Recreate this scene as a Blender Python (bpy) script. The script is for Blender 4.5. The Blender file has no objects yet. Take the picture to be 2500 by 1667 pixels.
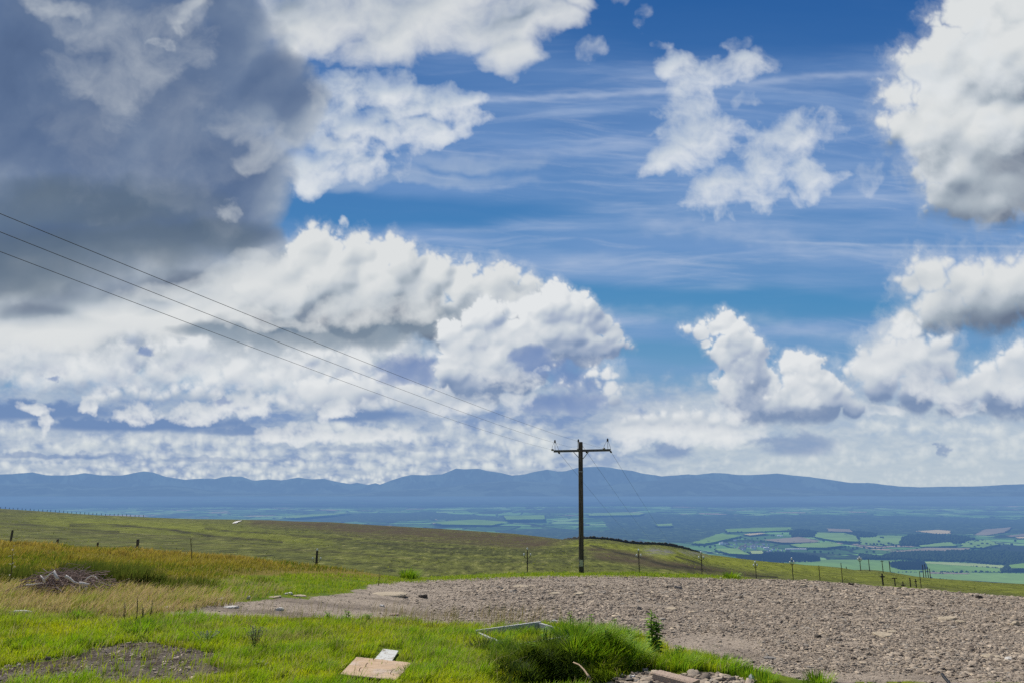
import bpy, bmesh, math, random, time
from mathutils import Vector, Matrix
random.seed(4)
T0 = time.time()
scene = bpy.context.scene
COL = scene.collection
R = math.radians
# ----------------------------------------------------------------- sky: numpy cloud synthesis
import numpy as np

SKX0, SKX1, SKY0, SKY1, SKS = -380.0, 2880.0, -300.0, 1300.0, 2.0
_sx = np.arange(SKX0, SKX1 + .1, SKS, dtype=np.float32)
_sy = np.arange(SKY0, SKY1 + .1, SKS, dtype=np.float32)
SX, SY = np.meshgrid(_sx, _sy)

_prng = np.random.RandomState(11)
_perm = _prng.permutation(256).astype(np.int32)
_perm = np.concatenate([_perm, _perm, _perm])
_gang = _prng.rand(256).astype(np.float32) * 2 * np.pi
_gx, _gy = np.cos(_gang), np.sin(_gang)


def perlin(x, y, seed=0):
    x = x + np.float32(seed * 17.13); y = y + np.float32(seed * 9.71)
    xf = np.floor(x); yf = np.floor(y)
    xi = xf.astype(np.int32) & 255; yi = yf.astype(np.int32) & 255
    fx = (x - xf).astype(np.float32); fy = (y - yf).astype(np.float32)
    u = fx * fx * fx * (fx * (fx * 6 - 15) + 10); v = fy * fy * fy * (fy * (fy * 6 - 15) + 10)
    a = _perm[xi] + yi; b = _perm[xi + 1] + yi
    h00 = _perm[a]; h01 = _perm[a + 1]; h10 = _perm[b]; h11 = _perm[b + 1]
    n00 = _gx[h00] * fx + _gy[h00] * fy
    n10 = _gx[h10] * (fx - 1) + _gy[h10] * fy
    n01 = _gx[h01] * fx + _gy[h01] * (fy - 1)
    n11 = _gx[h11] * (fx - 1) + _gy[h11] * (fy - 1)
    p0 = n00 + u * (n10 - n00); p1 = n01 + u * (n11 - n01)
    return (p0 + v * (p1 - p0)) * np.float32(1.45)


def fbm(x, y, octaves=5, seed=0, gain=.5, lac=2.03, kind='n'):
    s = np.zeros(np.broadcast(x, y).shape, np.float32); a = 1.0; t = 0.0
    for i in range(octaves):
        n = perlin(x, y, seed + i * 3)
        if kind == 'b':
            n = 1 - 2.2 * np.abs(n)          # billows, round on top
        elif kind == 'r':
            n = 2.2 * np.abs(n) - 1
        s += a * n; t += a
        a *= gain; x = x * lac; y = y * lac
    return s / t


def sstep(a, b, x):
    t = np.clip((x - a) / (b - a), 0, 1)
    return t * t * (3 - 2 * t)


def blur(a, r):
    r = int(round(r))
    if r < 1:
        return a
    for _ in range(2):
        for ax in (0, 1):
            p = [(0, 0), (0, 0)]; p[ax] = (r + 1, r)
            c = np.cumsum(np.pad(a, p, mode='edge'), axis=ax, dtype=np.float64)
            n = a.shape[ax]
            hi = np.take(c, np.arange(2 * r + 1, 2 * r + 1 + n), axis=ax)
            lo = np.take(c, np.arange(0, n), axis=ax)
            a = ((hi - lo) / (2 * r + 1)).astype(np.float32)
    return a


def lin(c):
    c = np.asarray(c, np.float32) / 255.0
    return np.where(c <= .04045, c / 12.92, ((c + .055) / 1.055) ** 2.4)


def ellipses(X, Y, bl):
    """soft union of ellipses (x, y, rx, ry[, angle]); 1 at centre, 0 on the outline, negative outside"""
    f = np.full(X.shape, -3.0, np.float32)
    for b in bl:
        x, y, rx, ry = b[:4]
        dx, dy = X - x, Y - y
        if len(b) > 4:
            c, s = math.cos(math.radians(b[4])), math.sin(math.radians(b[4]))
            dx, dy = dx * c + dy * s, -dx * s + dy * c
        g = 1 - np.sqrt((dx / rx) ** 2 + (dy / ry) ** 2)
        k = .12
        h = np.clip(.5 + .5 * (f - g) / k, 0, 1)
        f = g * (1 - h) + f * h + k * h * (1 - h)
    return f


class Sky:
    def __init__(s):
        ys = np.array([-300, 0, 150, 350, 560, 740, 860, 960, 1060, 1130, 1180, 1300])
        cs = lin(np.array([(30, 78, 142), (44, 96, 160), (56, 106, 168), (68, 118, 178), (68, 128, 184), (78, 140, 188), (98, 150, 192),
                           (125, 165, 200), (150, 178, 204), (172, 190, 206), (180, 196, 208), (180, 196, 208)]))
        s.img = np.stack([np.interp(SY, ys, cs[:, i]) for i in range(3)], -1).astype(np.float32)

    def over(s, sl, col, a):
        a = np.clip(a, 0, 1)[..., None]
        s.img[sl] = s.img[sl] * (1 - a) + col * a


def window(x0, x1, y0, y1):
    i0 = max(0, int((x0 - SKX0) / SKS)); i1 = min(SX.shape[1], int((x1 - SKX0) / SKS) + 1)
    j0 = max(0, int((y0 - SKY0) / SKS)); j1 = min(SX.shape[0], int((y1 - SKY0) / SKS) + 1)
    return (slice(j0, j1), slice(i0, i1))


def ramp(L, stops):
    xs = [p for p, c in stops]; cs = lin(np.array([c for p, c in stops]))
    return np.stack([np.interp(L, xs, cs[:, i]) for i in range(3)], -1).astype(np.float32)


def soft_cloud(sky, bl, seed, stops, shade=(), scale=130., warp=45., amp=.55, edge=(-.05, .35), light=(-.35, -.8),
               relief=1.0, base=.72, opacity=1.0, pad=160, octaves=8, shade_amp=1.0, kind='n', holes=0.0, light2=(-.35, -.8), kd=None, cap=.55, gain=.54, tex=.10):
    xs0 = min(b[0] - max(b[2], b[3]) for b in bl) - pad; xs1 = max(b[0] + max(b[2], b[3]) for b in bl) + pad
    ys0 = min(b[1] - max(b[2], b[3]) for b in bl) - pad; ys1 = max(b[1] + max(b[2], b[3]) for b in bl) + pad
    sl = window(xs0, xs1, ys0, ys1)
    X, Y = SX[sl], SY[sl]
    w = 1 / (scale * 1.5)
    wx = fbm(X * w, Y * w, 5, seed + 40) * warp; wy = fbm(X * w, Y * w, 5, seed + 60) * warp
    F = ellipses(X + wx, Y + wy, bl)
    s = 1 / scale
    n = fbm((X + wx * .6) * s, (Y + wy * .6) * s * 1.15, octaves, seed, gain=gain, kind=kind)
    n2 = fbm(X * s * .45, Y * s * .55, 4, seed + 5, gain=.5)
    D = np.minimum(F, cap) + amp * n + amp * .5 * n2
    if holes:
        D = D - holes * np.clip(fbm(X * s * .8, Y * s * .9, 5, seed + 77) - .05, 0, 1)
    a = sstep(edge[0], edge[1], D) if kd is None else 1 - np.exp(-kd * np.clip(D - edge[0], 0, None) ** 1.25)
    # shading: relief of the thickness field and light soaked up on its way down
    T = np.clip(D - edge[0], 0, 1.2)
    L = np.full(X.shape, base, np.float32)
    for r, k in ((1.5, .30), (5, .5), (16, .8)):
        B = blur(T, r)
        gy, gx = np.gradient(B)
        L += relief * k * np.clip(-(gx * light2[0] + gy * light2[1]) * -r * 1.0, -.45, .45)
    dn = np.zeros_like(T); acc = np.zeros(T.shape[1], np.float32)
    for j in range(T.shape[0]):
        acc = acc * .965 + T[j] * .035
        dn[j] = acc
    L += .12 - .30 * blur(dn, 3)
    L += tex * (n + .35 * fbm((X + wx) * s * 3.1, (Y + wy) * s * 3.1, 5, seed + 31))
    if shade:
        for b in shade:
            m = ellipses(X + wx * 1.3, Y + wy * 1.3, [b[:4]]) + .35 * n
            L -= b[4] * sstep(-.15, .55, m) * shade_amp
    sky.over(sl, ramp(np.clip(L, 0, 1), stops), a * opacity)


def puff_cloud(sky, bl, seed, stops, shade=(), levels=3, n_child=7, ratio=.46, up=.75, light=(-.40, -.78, .48), edge=5.0, warp=16.,
               fine=6.0, base=.50, opacity=1.0, flat=None, grad=.45, soft=1.0, gain=.60, halo=.42):
    """cauliflower cumulus: spheres on spheres on spheres, lit as a height field"""
    rng = np.random.RandomState(seed)
    P = [(x, y, r, 0.0, 0) for x, y, r in bl]
    front = list(P)
    for lv in range(levels):
        nxt = []
        for x, y, r, z, _ in front:
            if r < 7: continue
            for _k in range(n_child):
                a = rng.uniform(-math.pi * up, math.pi * up) - math.pi / 2
                q = rng.uniform(.45, .98); rr = r * ratio * rng.uniform(.65, 1.25)
                zz = z + r * math.sqrt(max(0, 1 - q * q)) * rng.uniform(.55, .95)
                nxt.append((x + math.cos(a) * r * q, y + math.sin(a) * r * q, rr, zz, lv + 1))
        P += nxt; front = nxt
    m = max(r for _, _, r in bl) * 1.2 + 60
    sl = window(min(p[0] for p in P) - m * .5, max(p[0] for p in P) + m * .5, min(p[1] for p in P) - m * .5, max(p[1] for p in P) + m * .5)
    X, Y = SX[sl], SY[sl]
    w = 1 / 46.
    WX = X + fbm(X * w, Y * w, 5, seed + 3) * warp; WY = Y + fbm(X * w, Y * w, 5, seed + 9) * warp
    H = np.full(X.shape, -60., np.float32); S = np.full(X.shape, -60., np.float32)
    for x, y, r, z, lv in P:
        i0 = int((x - r - 2 * warp - X[0, 0]) / SKS); i1 = int((x + r + 2 * warp - X[0, 0]) / SKS) + 1
        j0 = int((y - r - 2 * warp - Y[0, 0]) / SKS); j1 = int((y + r + 2 * warp - Y[0, 0]) / SKS) + 1
        i0, j0 = max(0, i0), max(0, j0)
        if i1 <= i0 or j1 <= j0: continue
        q = (slice(j0, j1), slice(i0, i1))
        d2 = (WX[q] - x) ** 2 + (WY[q] - y) ** 2
        d = np.sqrt(d2)
        h = z + np.sqrt(np.clip(r * r - d2, 0, None)) - np.where(d > r, 1e3, 0)
        H[q] = np.maximum(H[q], h)
        S[q] = np.maximum(S[q], r - d)
    f1 = fbm(X / 30., Y / 30., 5, seed + 21, gain=.58)
    f2 = fbm(X / 70. + .5 * f1, Y / 60. + .5 * f1, 6, seed + 27, gain=.6)
    a = np.maximum(sstep(0, edge * 1.5, S + fine * f1), halo * sstep(-edge * 1.6, edge * 2.2, S + fine * 1.2 * f1 + edge * 2.2 * f2))
    if flat is not None:      # (y, softness): a flat, dissolving base
        a = a * (1 - sstep(flat[0] - flat[1], flat[0] + flat[1], Y + f1 * flat[1] * .8))
    H = np.maximum(H, -20) + f1 * fine * .8
    L = np.full(X.shape, base, np.float32) + .07 * f2 + .05 * f1
    H = blur(H, .8 * soft)
    for r, k in ((1 * soft, .17), (3 * soft, .30), (9, .40), (26, .50)):
        B = blur(H, r)
        gy, gx = np.gradient(B, SKS)
        nz = 1 / np.sqrt(1 + gx * gx * .7 + gy * gy * .7)
        d = (-gx * light[0] - gy * light[1]) * nz * .8 + light[2] * nz
        L += k * gain * (d - .42)
    A = a.copy(); acc = np.zeros(A.shape[1], np.float32); dn = np.zeros_like(A)
    for j in range(A.shape[0]):
        acc = acc * .982 + A[j] * .018
        dn[j] = acc
    L += grad * .5 - grad * blur(dn, 5)
    for b in shade:
        mk = ellipses(WX, WY, [b[:4]]) + .3 * f1
        L -= b[4] * sstep(-.1, .55, mk)
    sky.over(sl, ramp(np.clip(L, 0, 1), stops), a * opacity)


def streaks(sky, m, seed, col, k, sx=900., sy=34., tilt=.0, sl=None, th=(-.1, .6)):
    sl = sl or window(SKX0, SKX1, SKY0, SKY1)
    X, Y = SX[sl], SY[sl]
    YY = Y + X * tilt + fbm(X / 500., Y / 300., 3, seed + 8) * 40
    n = fbm(X / sx, YY / sy, 6, seed, gain=.6) + .35 * fbm(X / 260., YY / 60., 4, seed + 4)
    sky.over(sl, lin(col), sstep(th[0], th[1], n) * m * k)


WHITE = [(0, (124, 145, 178)), (.2, (146, 163, 190)), (.42, (171, 183, 202)), (.62, (194, 203, 213)), (.82, (213, 218, 223)), (1, (227, 230, 232))]
GREYW = [(0, (104, 118, 140)), (.2, (128, 142, 160)), (.42, (160, 172, 184)), (.62, (190, 198, 206)), (.82, (209, 214, 217)), (1, (221, 224, 225))]
WISP = [(0, (130, 152, 192)), (.3, (160, 178, 206)), (.6, (190, 202, 216)), (.85, (212, 219, 225)), (1, (226, 230, 233))]
DARK = [(0, (78, 99, 134)), (.25, (90, 111, 145)), (.5, (106, 125, 155)), (.75, (138, 153, 174)), (1, (184, 192, 201))]


def paint_sky():
    sky = Sky()
    full = window(SKX0, SKX1, SKY0, SKY1)
    # ---- high thin cirrus
    veil = np.clip(ellipses(SX, SY, [(1750, 500, 1200, 330), (1250, 430, 520, 110), (2050, 620, 800, 110), (1700, 792, 520, 40), (1950, 1000, 700, 60)]) + .6, 0, 1)
    wob = fbm(SX / 420., SY / 150., 4, 2) * 36
    clear = np.clip(ellipses(SX, SY + wob, [(960, 515, 400, 44), (1720, 738, 560, 36), (1820, 60, 480, 80), (1640, 858, 190, 26), (1650, 945, 170, 26)]) + .6, 0, 1)
    clear = sstep(0, 1, clear)
    m = veil * (1 - .95 * clear)
    sky.over(full, lin((122, 156, 204)), m * (.52 + .35 * fbm(SX / 600., (SY - SX * .05) / 90., 4, 1)))
    streaks(sky, m, 3, (146, 172, 210), .62, sx=1000, sy=70, tilt=-.05, th=(-.3, .7))
    streaks(sky, m, 7, (176, 192, 218), .60, sx=620, sy=44, tilt=.03, th=(-.05, .8))
    streaks(sky, m * .9, 12, (194, 204, 222), .45, sx=420, sy=22, tilt=-.08, th=(.05, .9))
    for pts, wd, k in (([(1130, 246), (1300, 240), (1480, 232), (1640, 222)], 8, .62), ([(1830, 205), (1990, 186), (2130, 182), (2200, 172)], 9, .45),
                       ([(1850, 590), (2050, 597), (2280, 601), (2900, 607)], 3.5, .38), ([(1180, 385), (1420, 368), (1560, 352)], 12, .28),
                       ([(1460, 765), (1660, 768), (1900, 788)], 20, .34), ([(1900, 800), (2050, 815), (2160, 822)], 18, .42),
                       ([(1560, 545), (1750, 562), (1950, 590)], 24, .42), ([(1380, 640), (1440, 636), (1500, 640)], 16, .4), ([(1500, 985), (1600, 985), (1740, 985)], 26, .5)):
        px = [p[0] for p in pts]; py = [p[1] for p in pts]
        yc = np.interp(SX, px, py) + fbm(SX / 60., SY / 40., 4, int(px[0]) % 50) * wd * .8
        ed = sstep(px[0] - 60, px[0] + 30, SX) * (1 - sstep(px[-1] - 30, px[-1] + 60, SX))
        brk = .6 + .6 * fbm(SX / 90., SY / 30., 4, 31)
        sky.over(full, lin((190, 202, 222)), np.exp(-((SY - yc) / wd) ** 2) * ed * k * brk)
    # ---- low rows of cloud running away to the horizon (a flat layer seen in perspective)
    sl = window(SKX0, SKX1, 860, 1300)
    X, Y = SX[sl], SY[sl]
    def rows(dy, sd, oc):
        t = np.zeros(X.shape, np.float32); ws = np.zeros(X.shape, np.float32)
        for k, (yc, hw, sc) in enumerate(((930, 110, 150), (1030, 70, 105), (1090, 52, 72), (1140, 44, 46), (1185, 40, 30))):
            w = np.clip(1 - np.abs(Y - yc) / hw, 0, 1) + 1e-4
            if k == 0: w = np.where(Y < yc, 1, w)
            if k == 4: w = np.where(Y > yc, 1, w)
            wp = fbm(X / sc, Y / sc * 2, 4, sd + 60 + k) * .35
            t += w * fbm(X / sc + wp, (Y + dy * sc) / (sc * .40) + wp, oc, sd + k * 5, gain=.56); ws += w * w
        return t / np.sqrt(ws)
    n = rows(0, 91, 7)
    nu = rows(.10, 91, 7)
    big = fbm(X / 380., Y / 70., 3, 95)
    lumps = fbm(X / 52., Y / 34., 6, 97, gain=.56)
    right = sstep(1350, 1900, X + 80 * lumps)
    sky.over(sl, lin((124, 149, 190)) * (1 - right[..., None]) + lin((168, 186, 206)) * right[..., None], sstep(890, 1000, Y + 40 * lumps) * .9)
    D = n + .35 * big + .24 + .18 * lumps
    a = .60 * (1 - np.exp(-5. * np.clip(D + .10 + .10 * right, 0, None) ** 1.2)) * sstep(905, 1000, Y + 70 * lumps + 60 * sstep(1500, 1150, X))
    L = .55 + .35 * (n - nu) + .12 * lumps + .16 * D
    sky.over(sl, ramp(np.clip(L, 0, 1), [(0, (134, 156, 192)), (.3, (160, 178, 204)), (.55, (188, 200, 210)), (.8, (212, 218, 220)), (1, (222, 226, 226))]), a)
    sky.over(sl, lin((186, 199, 209)), sstep(1050, 1180, Y) * (.06 + .5 * right))
    rr = np.random.RandomState(5)
    far_ramp = [(0, (128, 152, 190)), (.3, (158, 177, 202)), (.55, (190, 202, 212)), (.8, (210, 217, 220)), (1, (221, 226, 227))]
    for k, (yr, rad, cov) in enumerate(((1180, 9, .7), (1168, 11, .72), (1153, 15, .74), (1134, 20, .74), (1110, 26, .72), (1080, 30, .68), (1048, 33, .6))):
        bl, x = [], -120.
        while x < 2640:
            L_ = rad * rr.uniform(2, 9)
            if rr.rand() < cov + (.12 if x < 1250 else 0):
                e = x + L_
                while x < e:
                    bl.append((x, yr + rr.uniform(-.5, .4) * rad, rad * rr.uniform(.5, 1.15))); x += rad * rr.uniform(.5, 1.0)
            else: x += L_
            x += rad * rr.uniform(.3, 2.2)
        for half in (0, 1):
            b2 = [b for b in bl if (b[0] > 1480) == bool(half)]
            puff_cloud(sky, b2, 800 + k * 3 + half, far_ramp, levels=1, n_child=6, edge=max(7, rad * .8), fine=max(4, rad * .4), warp=max(5, rad * .7), base=.84, flat=(yr + rad * .8, rad * .45), soft=1.6 + k * .2, grad=.40, gain=.55, halo=.10, opacity=(.95 if not half else .62 if yr > 1060 else .8))
    sky.over(sl, lin((186, 199, 209)), sstep(1060, 1185, Y) * (.05 + .42 * right))
    for (x, y, rx, ry, k) in ((60, 1003, 260, 24, .8), (330, 1034, 330, 20, .85), (620, 1052, 170, 12, .6), (860, 1012, 130, 20, .7), (130, 1112, 200, 8, .5),
                              (560, 1122, 240, 7, .35), (900, 1095, 200, 8, .3), (1640, 1100, 60, 26, .5), (1950, 1085, 110, 32, .5), (2300, 1098, 16, 18, .5), (1060, 950, 60, 26, .5)):
        mk = ellipses(X + 46 * lumps, Y + 14 * lumps, [(x, y, rx, ry)]) + .40 * lumps
        sky.over(sl, lin((108, 137, 182)), sstep(-.1, .5, mk) * min(1, k * 1.15))
    soft_cloud(sky, [(1630, 1040, 140, 46), (1760, 1050, 120, 44), (1540, 1060, 80, 40)], 781, WHITE, scale=52, warp=26, amp=.6, edge=(0, 1), kd=4.5, base=.80, relief=1.4, pad=80)
    puff_cloud(sky, [(1550, 1022, 26), (1620, 1012, 22), (1590, 1026, 26), (1660, 1020, 26), (1700, 1022, 26), (1740, 1026, 26), (1790, 1030, 30), (1530, 1030, 20)], 785, WHITE, edge=14, fine=9, warp=14, base=.72, levels=2, flat=(1046, 18), soft=1.6, grad=.2)
    # ---- middle-left bank of broken white cumulus
    soft_cloud(sky, [(300, 830, 500, 90), (760, 850, 300, 70), (-100, 800, 300, 140)], 117, GREYW, scale=130, warp=40, amp=.4, edge=(-.2, 1), kd=4., base=.50, relief=1.0)
    rb = np.random.RandomState(15)
    for k, (yr, rad, xa, xb, cov) in enumerate(((985, 24, 640, 1160, .8), (962, 32, 240, 1080, .9), (935, 44, -160, 1000, 1.), (890, 56, -180, 820, 1.), (825, 60, -200, 330, 1.))):
        bl, x = [], xa
        while x < xb:
            L_ = rad * rb.uniform(2, 7); e = x + L_
            if rb.rand() < cov:
                while x < e:
                    bl.append((x, yr + rb.uniform(-.8, .5) * rad, rad * rb.uniform(.5, 1.15))); x += rad * rb.uniform(.45, .9)
            else: x = e
        puff_cloud(sky, bl, 860 + k, WHITE, levels=2, n_child=7, edge=rad * .55, fine=rad * .32, warp=rad * .6, base=.70, flat=(yr + rad * .9, rad * .6), soft=1.7, gain=.95, grad=.46, halo=.12, opacity=.95)
    soft_cloud(sky, [(100, 880, 260, 70), (520, 900, 280, 60), (850, 950, 200, 50)], 120, WHITE, scale=90, warp=40, amp=.8, edge=(.0, 1), kd=1.6, base=.82, relief=1.6, cap=.35, tex=.2)
    puff_cloud(sky, [(925, 918, 22), (950, 935, 34), (990, 960, 36), (900, 950, 40), (850, 960, 50), (1030, 985, 30), (780, 960, 50)], 121, WHITE, edge=12, fine=8, warp=16, base=.76, levels=3, soft=1.8, flat=(1000, 26), grad=.2)
    for (x, y, rx, ry, k) in ((40, 1002, 300, 24, .72), (330, 1036, 330, 22, .74), (640, 1054, 170, 12, .5), (870, 1013, 130, 19, .62)):
        mk = ellipses(X + 50 * lumps, Y + 16 * lumps, [(x, y, rx, ry)]) + .7 * lumps
        sky.over(sl, lin((114, 142, 184)), sstep(-.2, .7, mk) * k)
    for seed, (x, y, rx, ry) in enumerate(((480, 1010, 70, 34), (90, 1000, 40, 18), (330, 1010, 60, 32), (215, 990, 26, 20), (110, 1025, 20, 36), (590, 985, 80, 40), (720, 1060, 120, 26), (900, 1060, 120, 20), (820, 1000, 60, 30))):
        soft_cloud(sky, [(x, y, rx, ry)], 700 + seed * 7, WHITE, scale=34, warp=20, amp=.6, edge=(0, 1), kd=5., base=.80, relief=1.3, pad=60, cap=.4)
    for (x, y, rx, ry, k) in ((355, 858, 26, 15, .75), (130, 922, 20, 9, .7), (545, 980, 30, 13, .6), (1010, 905, 50, 22, .5)):
        sl2 = window(x - 130, x + 130, y - 90, y + 90)
        nz = fbm(SX[sl2] / 24., SY[sl2] / 24., 5, int(x))
        sky.over(sl2, lin((108, 136, 184)), sstep(-.1, .7, ellipses(SX[sl2] + 24 * nz, SY[sl2] + 18 * nz, [(x, y, rx, ry)]) + .4 * nz) * k)
    # ---- right-hand cumulus group
    puff_cloud(sky, [(2270, 670, 60), (2225, 690, 44), (2360, 690, 66), (2450, 705, 76), (2580, 700, 110), (2300, 760, 80), (2420, 760, 80), (2210, 775, 40), (2185, 790, 24)], 301, GREYW,
               shade=((2420, 755, 140, 56, .20),), edge=20, fine=9, warp=16, base=.66, flat=(815, 34), soft=3, levels=2, gain=.7, grad=.34)
    puff_cloud(sky, [(2110, 900, 48), (2170, 880, 60), (2230, 870, 60), (2290, 880, 60), (2150, 940, 56), (2240, 960, 60), (2330, 970, 60), (2400, 940, 52), (2410, 905, 36), (2480, 900, 60), (2570, 890, 80), (2450, 980, 60), (2540, 990, 70), (2080, 890, 22), (2200, 810, 40)], 305, WHITE,
               shade=((2290, 905, 100, 34, .18), (2210, 985, 100, 34, .24), (2260, 1015, 90, 22, .22), (2440, 985, 80, 40, .28), (2490, 1010, 90, 26, .22)),
               edge=15, fine=8, warp=15, base=.60, flat=(1022, 34), soft=1.7, gain=.75, grad=.42)
    soft_cloud(sky, [(2360, 1000, 60, 24), (2300, 960, 70, 40), (2250, 930, 80, 40), (2460, 940, 60, 40), (2150, 1000, 60, 20), (2160, 850, 70, 70)], 307, WHITE, scale=56, warp=30, amp=.65, edge=(0, 1), kd=2.6, base=.80, relief=1.2, pad=90, cap=.4)
    # ---- small cumulus tower right of the pole
    puff_cloud(sky, [(1770, 790, 34), (1745, 800, 26), (1680, 803, 14), (1660, 800, 9), (1710, 812, 22), (1725, 840, 18), (1740, 870, 10), (1800, 810, 36), (1785, 860, 50), (1820, 890, 58), (1830, 960, 66), (1860, 860, 22),
                     (1930, 885, 34), (1980, 890, 32), (1960, 930, 50), (2010, 930, 34), (2050, 965, 32), (2000, 985, 60), (1930, 1000, 62), (1870, 1000, 60), (2080, 1000, 26)], 313, WHITE,
               shade=((1805, 850, 46, 40, .26), (1835, 915, 60, 60, .32), (1860, 970, 70, 40, .26), (1990, 900, 20, 26, .14), (1985, 1010, 130, 26, .30), (1900, 1022, 120, 20, .30)),
               edge=5.5, fine=4.2, warp=10, base=.62, flat=(1032, 16), n_child=8, soft=.9, gain=.85, grad=.36)
    puff_cloud(sky, [(1812, 935, 13), (1832, 932, 12), (1925, 930, 30), (1945, 945, 26), (1895, 975, 26), (1870, 968, 18), (1960, 985, 20), (1990, 985, 22), (1945, 965, 10)], 317, WHITE, edge=14, fine=9, warp=14, base=.76, levels=2, grad=.2, soft=2)
    soft_cloud(sky, [(1770, 985, 40, 46), (1740, 930, 20, 24), (1780, 1010, 60, 24)], 319, WHITE, scale=40, warp=20, amp=.6, edge=(0, 1), kd=2.2, base=.82, pad=70, cap=.4)
    # ---- the long central cumulus
    soft_cloud(sky, [(100, 720, 340, 90), (-200, 720, 300, 120), (420, 690, 260, 70)], 327, GREYW, scale=150, warp=40, amp=.3, edge=(-.3, 1), kd=6., base=.62, relief=1.2)
    soft_cloud(sky, [(330, 745, 260, 60), (520, 730, 220, 80), (650, 720, 160, 110), (120, 790, 260, 60), (-150, 790, 300, 90), (760, 770, 200, 70)], 329, GREYW,
               shade=((420, 760, 230, 16, .08), (330, 690, 200, 20, .12)), scale=150, warp=46, amp=.42, edge=(-.12, 1), kd=6., base=.76, relief=3.0, cap=.6)
    main = [(680, 730, 90), (760, 640, 70), (792, 592, 38), (815, 615, 36), (740, 640, 46), (720, 612, 26), (880, 650, 66), (925, 625, 42), (965, 612, 38), (985, 640, 44), (1040, 650, 40), (1075, 660, 36), (1000, 720, 100), (1120, 690, 50),
            (860, 740, 100), (1180, 730, 70), (1140, 800, 90), (1220, 690, 44), (1240, 672, 32), (1205, 680, 30), (1290, 700, 30), (1320, 715, 30), (1280, 740, 60)]
    puff_cloud(sky, main, 331, GREYW, shade=((860, 690, 30, 60, .12), (1060, 720, 26, 46, .16), (1010, 640, 16, 40, .10), (1150, 735, 40, 30, .22), (1265, 700, 30, 14, .16)),
               edge=10, fine=7, warp=15, base=.66, soft=1.7, levels=3, flat=(860, 40), gain=.78, grad=.46)
    soft_cloud(sky, [(760, 812, 300, 44), (950, 812, 220, 44), (520, 812, 150, 20), (1060, 790, 110, 44)], 341, [(0, (104, 124, 146)), (.5, (122, 140, 158)), (1, (176, 188, 198))], scale=150, warp=40, amp=.42, edge=(-.02, 1), kd=4., base=.48, relief=.6, opacity=.92, cap=.6)
    soft_cloud(sky, [(660, 780, 160, 26, 6), (860, 765, 150, 40), (980, 745, 120, 40)], 343, GREYW, scale=80, warp=40, amp=.6, edge=(.0, 1), kd=3., base=.88, relief=1.0, opacity=.95, cap=.4)
    soft_cloud(sky, [(1010, 905, 120, 40), (960, 890, 60, 26)], 345, [(0, (104, 130, 178)), (1, (140, 160, 196))], scale=60, warp=30, amp=.6, edge=(0, 1), kd=3., base=.4, pad=80)
    soft_cloud(sky, [(600, 700, 110, 90), (640, 640, 80, 50), (560, 760, 120, 50), (680, 740, 80, 70)], 347, GREYW, scale=110, warp=50, amp=.6, edge=(0, 1), kd=3., base=.78, relief=2.4, cap=.45)
    # right-hand, crisp end of it
    east = [(1365, 730, 36), (1340, 720, 26), (1400, 735, 30), (1425, 722, 18), (1418, 735, 20), (1440, 750, 24), (1300, 760, 48), (1250, 760, 26), (1225, 745, 14), (1345, 790, 66), (1420, 790, 50), (1470, 790, 30), (1500, 815, 26), (1530, 845, 14), (1545, 850, 9), (1490, 850, 30), (1430, 850, 52), (1340, 850, 56), (1260, 830, 56),
            (1180, 800, 60), (1130, 850, 60), (1200, 890, 60), (1270, 910, 60), (1150, 930, 60), (1090, 905, 34)]
    puff_cloud(sky, east, 351, WHITE, shade=((1462, 780, 34, 52, .30), (1215, 790, 16, 50, .14), (1180, 925, 90, 26, .12), (1140, 965, 70, 30, .2), (1250, 955, 80, 30, .22)),
               edge=6, fine=4.5, warp=10, base=.64, n_child=8, flat=(985, 40), grad=.38, soft=.9, gain=.92)
    soft_cloud(sky, [(1290, 868, 66, 30), (1340, 895, 90, 34), (1400, 930, 80, 42), (1420, 975, 90, 40), (1330, 985, 60, 30)], 361, [(0, (100, 128, 178)), (.5, (116, 142, 188)), (1, (158, 176, 206))], scale=60, warp=30, amp=.55, edge=(-.05, 1), kd=3.4, base=.45, relief=.8, opacity=.95, cap=.5)
    soft_cloud(sky, [(1230, 930, 90, 30), (1220, 985, 100, 34), (1120, 985, 90, 34), (1170, 870, 40, 60, 20), (1120, 890, 70, 20)], 363, WHITE, scale=50, warp=30, amp=.8, edge=(.0, 1), kd=2.6, base=.74, relief=1.4, cap=.3)
    puff_cloud(sky, [(1452, 910, 22), (1485, 908, 24), (1505, 915, 16), (1490, 945, 28), (1500, 980, 24), (1460, 935, 16), (1365, 935, 14), (1390, 942, 13), (1420, 940, 10), (1350, 875, 10), (1355, 890, 9)], 371, WHITE, shade=((1500, 990, 30, 26, .2),),
               edge=12, fine=10, warp=18, base=.80, levels=2, grad=.2, soft=2)
    soft_cloud(sky, [(1147, 628, 10, 22, 30), (835, 555, 16, 22), (1320, 905, 24, 12), (1300, 940, 30, 14)], 381, WISP, scale=34, warp=18, amp=.7, edge=(.0, .8), kd=2.4, base=.85, pad=80, cap=.3)
    # ---- wispy cloud right of centre at the top
    soft_cloud(sky, [(1665, 165, 60, 44), (1770, 180, 110, 40), (1700, 240, 66, 66), (1690, 310, 110, 76), (1650, 390, 80, 44), (1800, 190, 70, 36)], 401, WISP, scale=84, warp=56, amp=.80, edge=(-.05, 1), kd=2.3, base=.88, relief=1.3, cap=.42, gain=.58)
    soft_cloud(sky, [(1960, 320, 84, 56), (1900, 380, 100, 70), (1850, 460, 130, 56), (1750, 480, 80, 50), (1960, 430, 80, 56)], 405, WISP, scale=84, warp=56, amp=.80, edge=(-.05, 1), kd=2.3, base=.88, relief=1.3, cap=.42, gain=.58)
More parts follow.
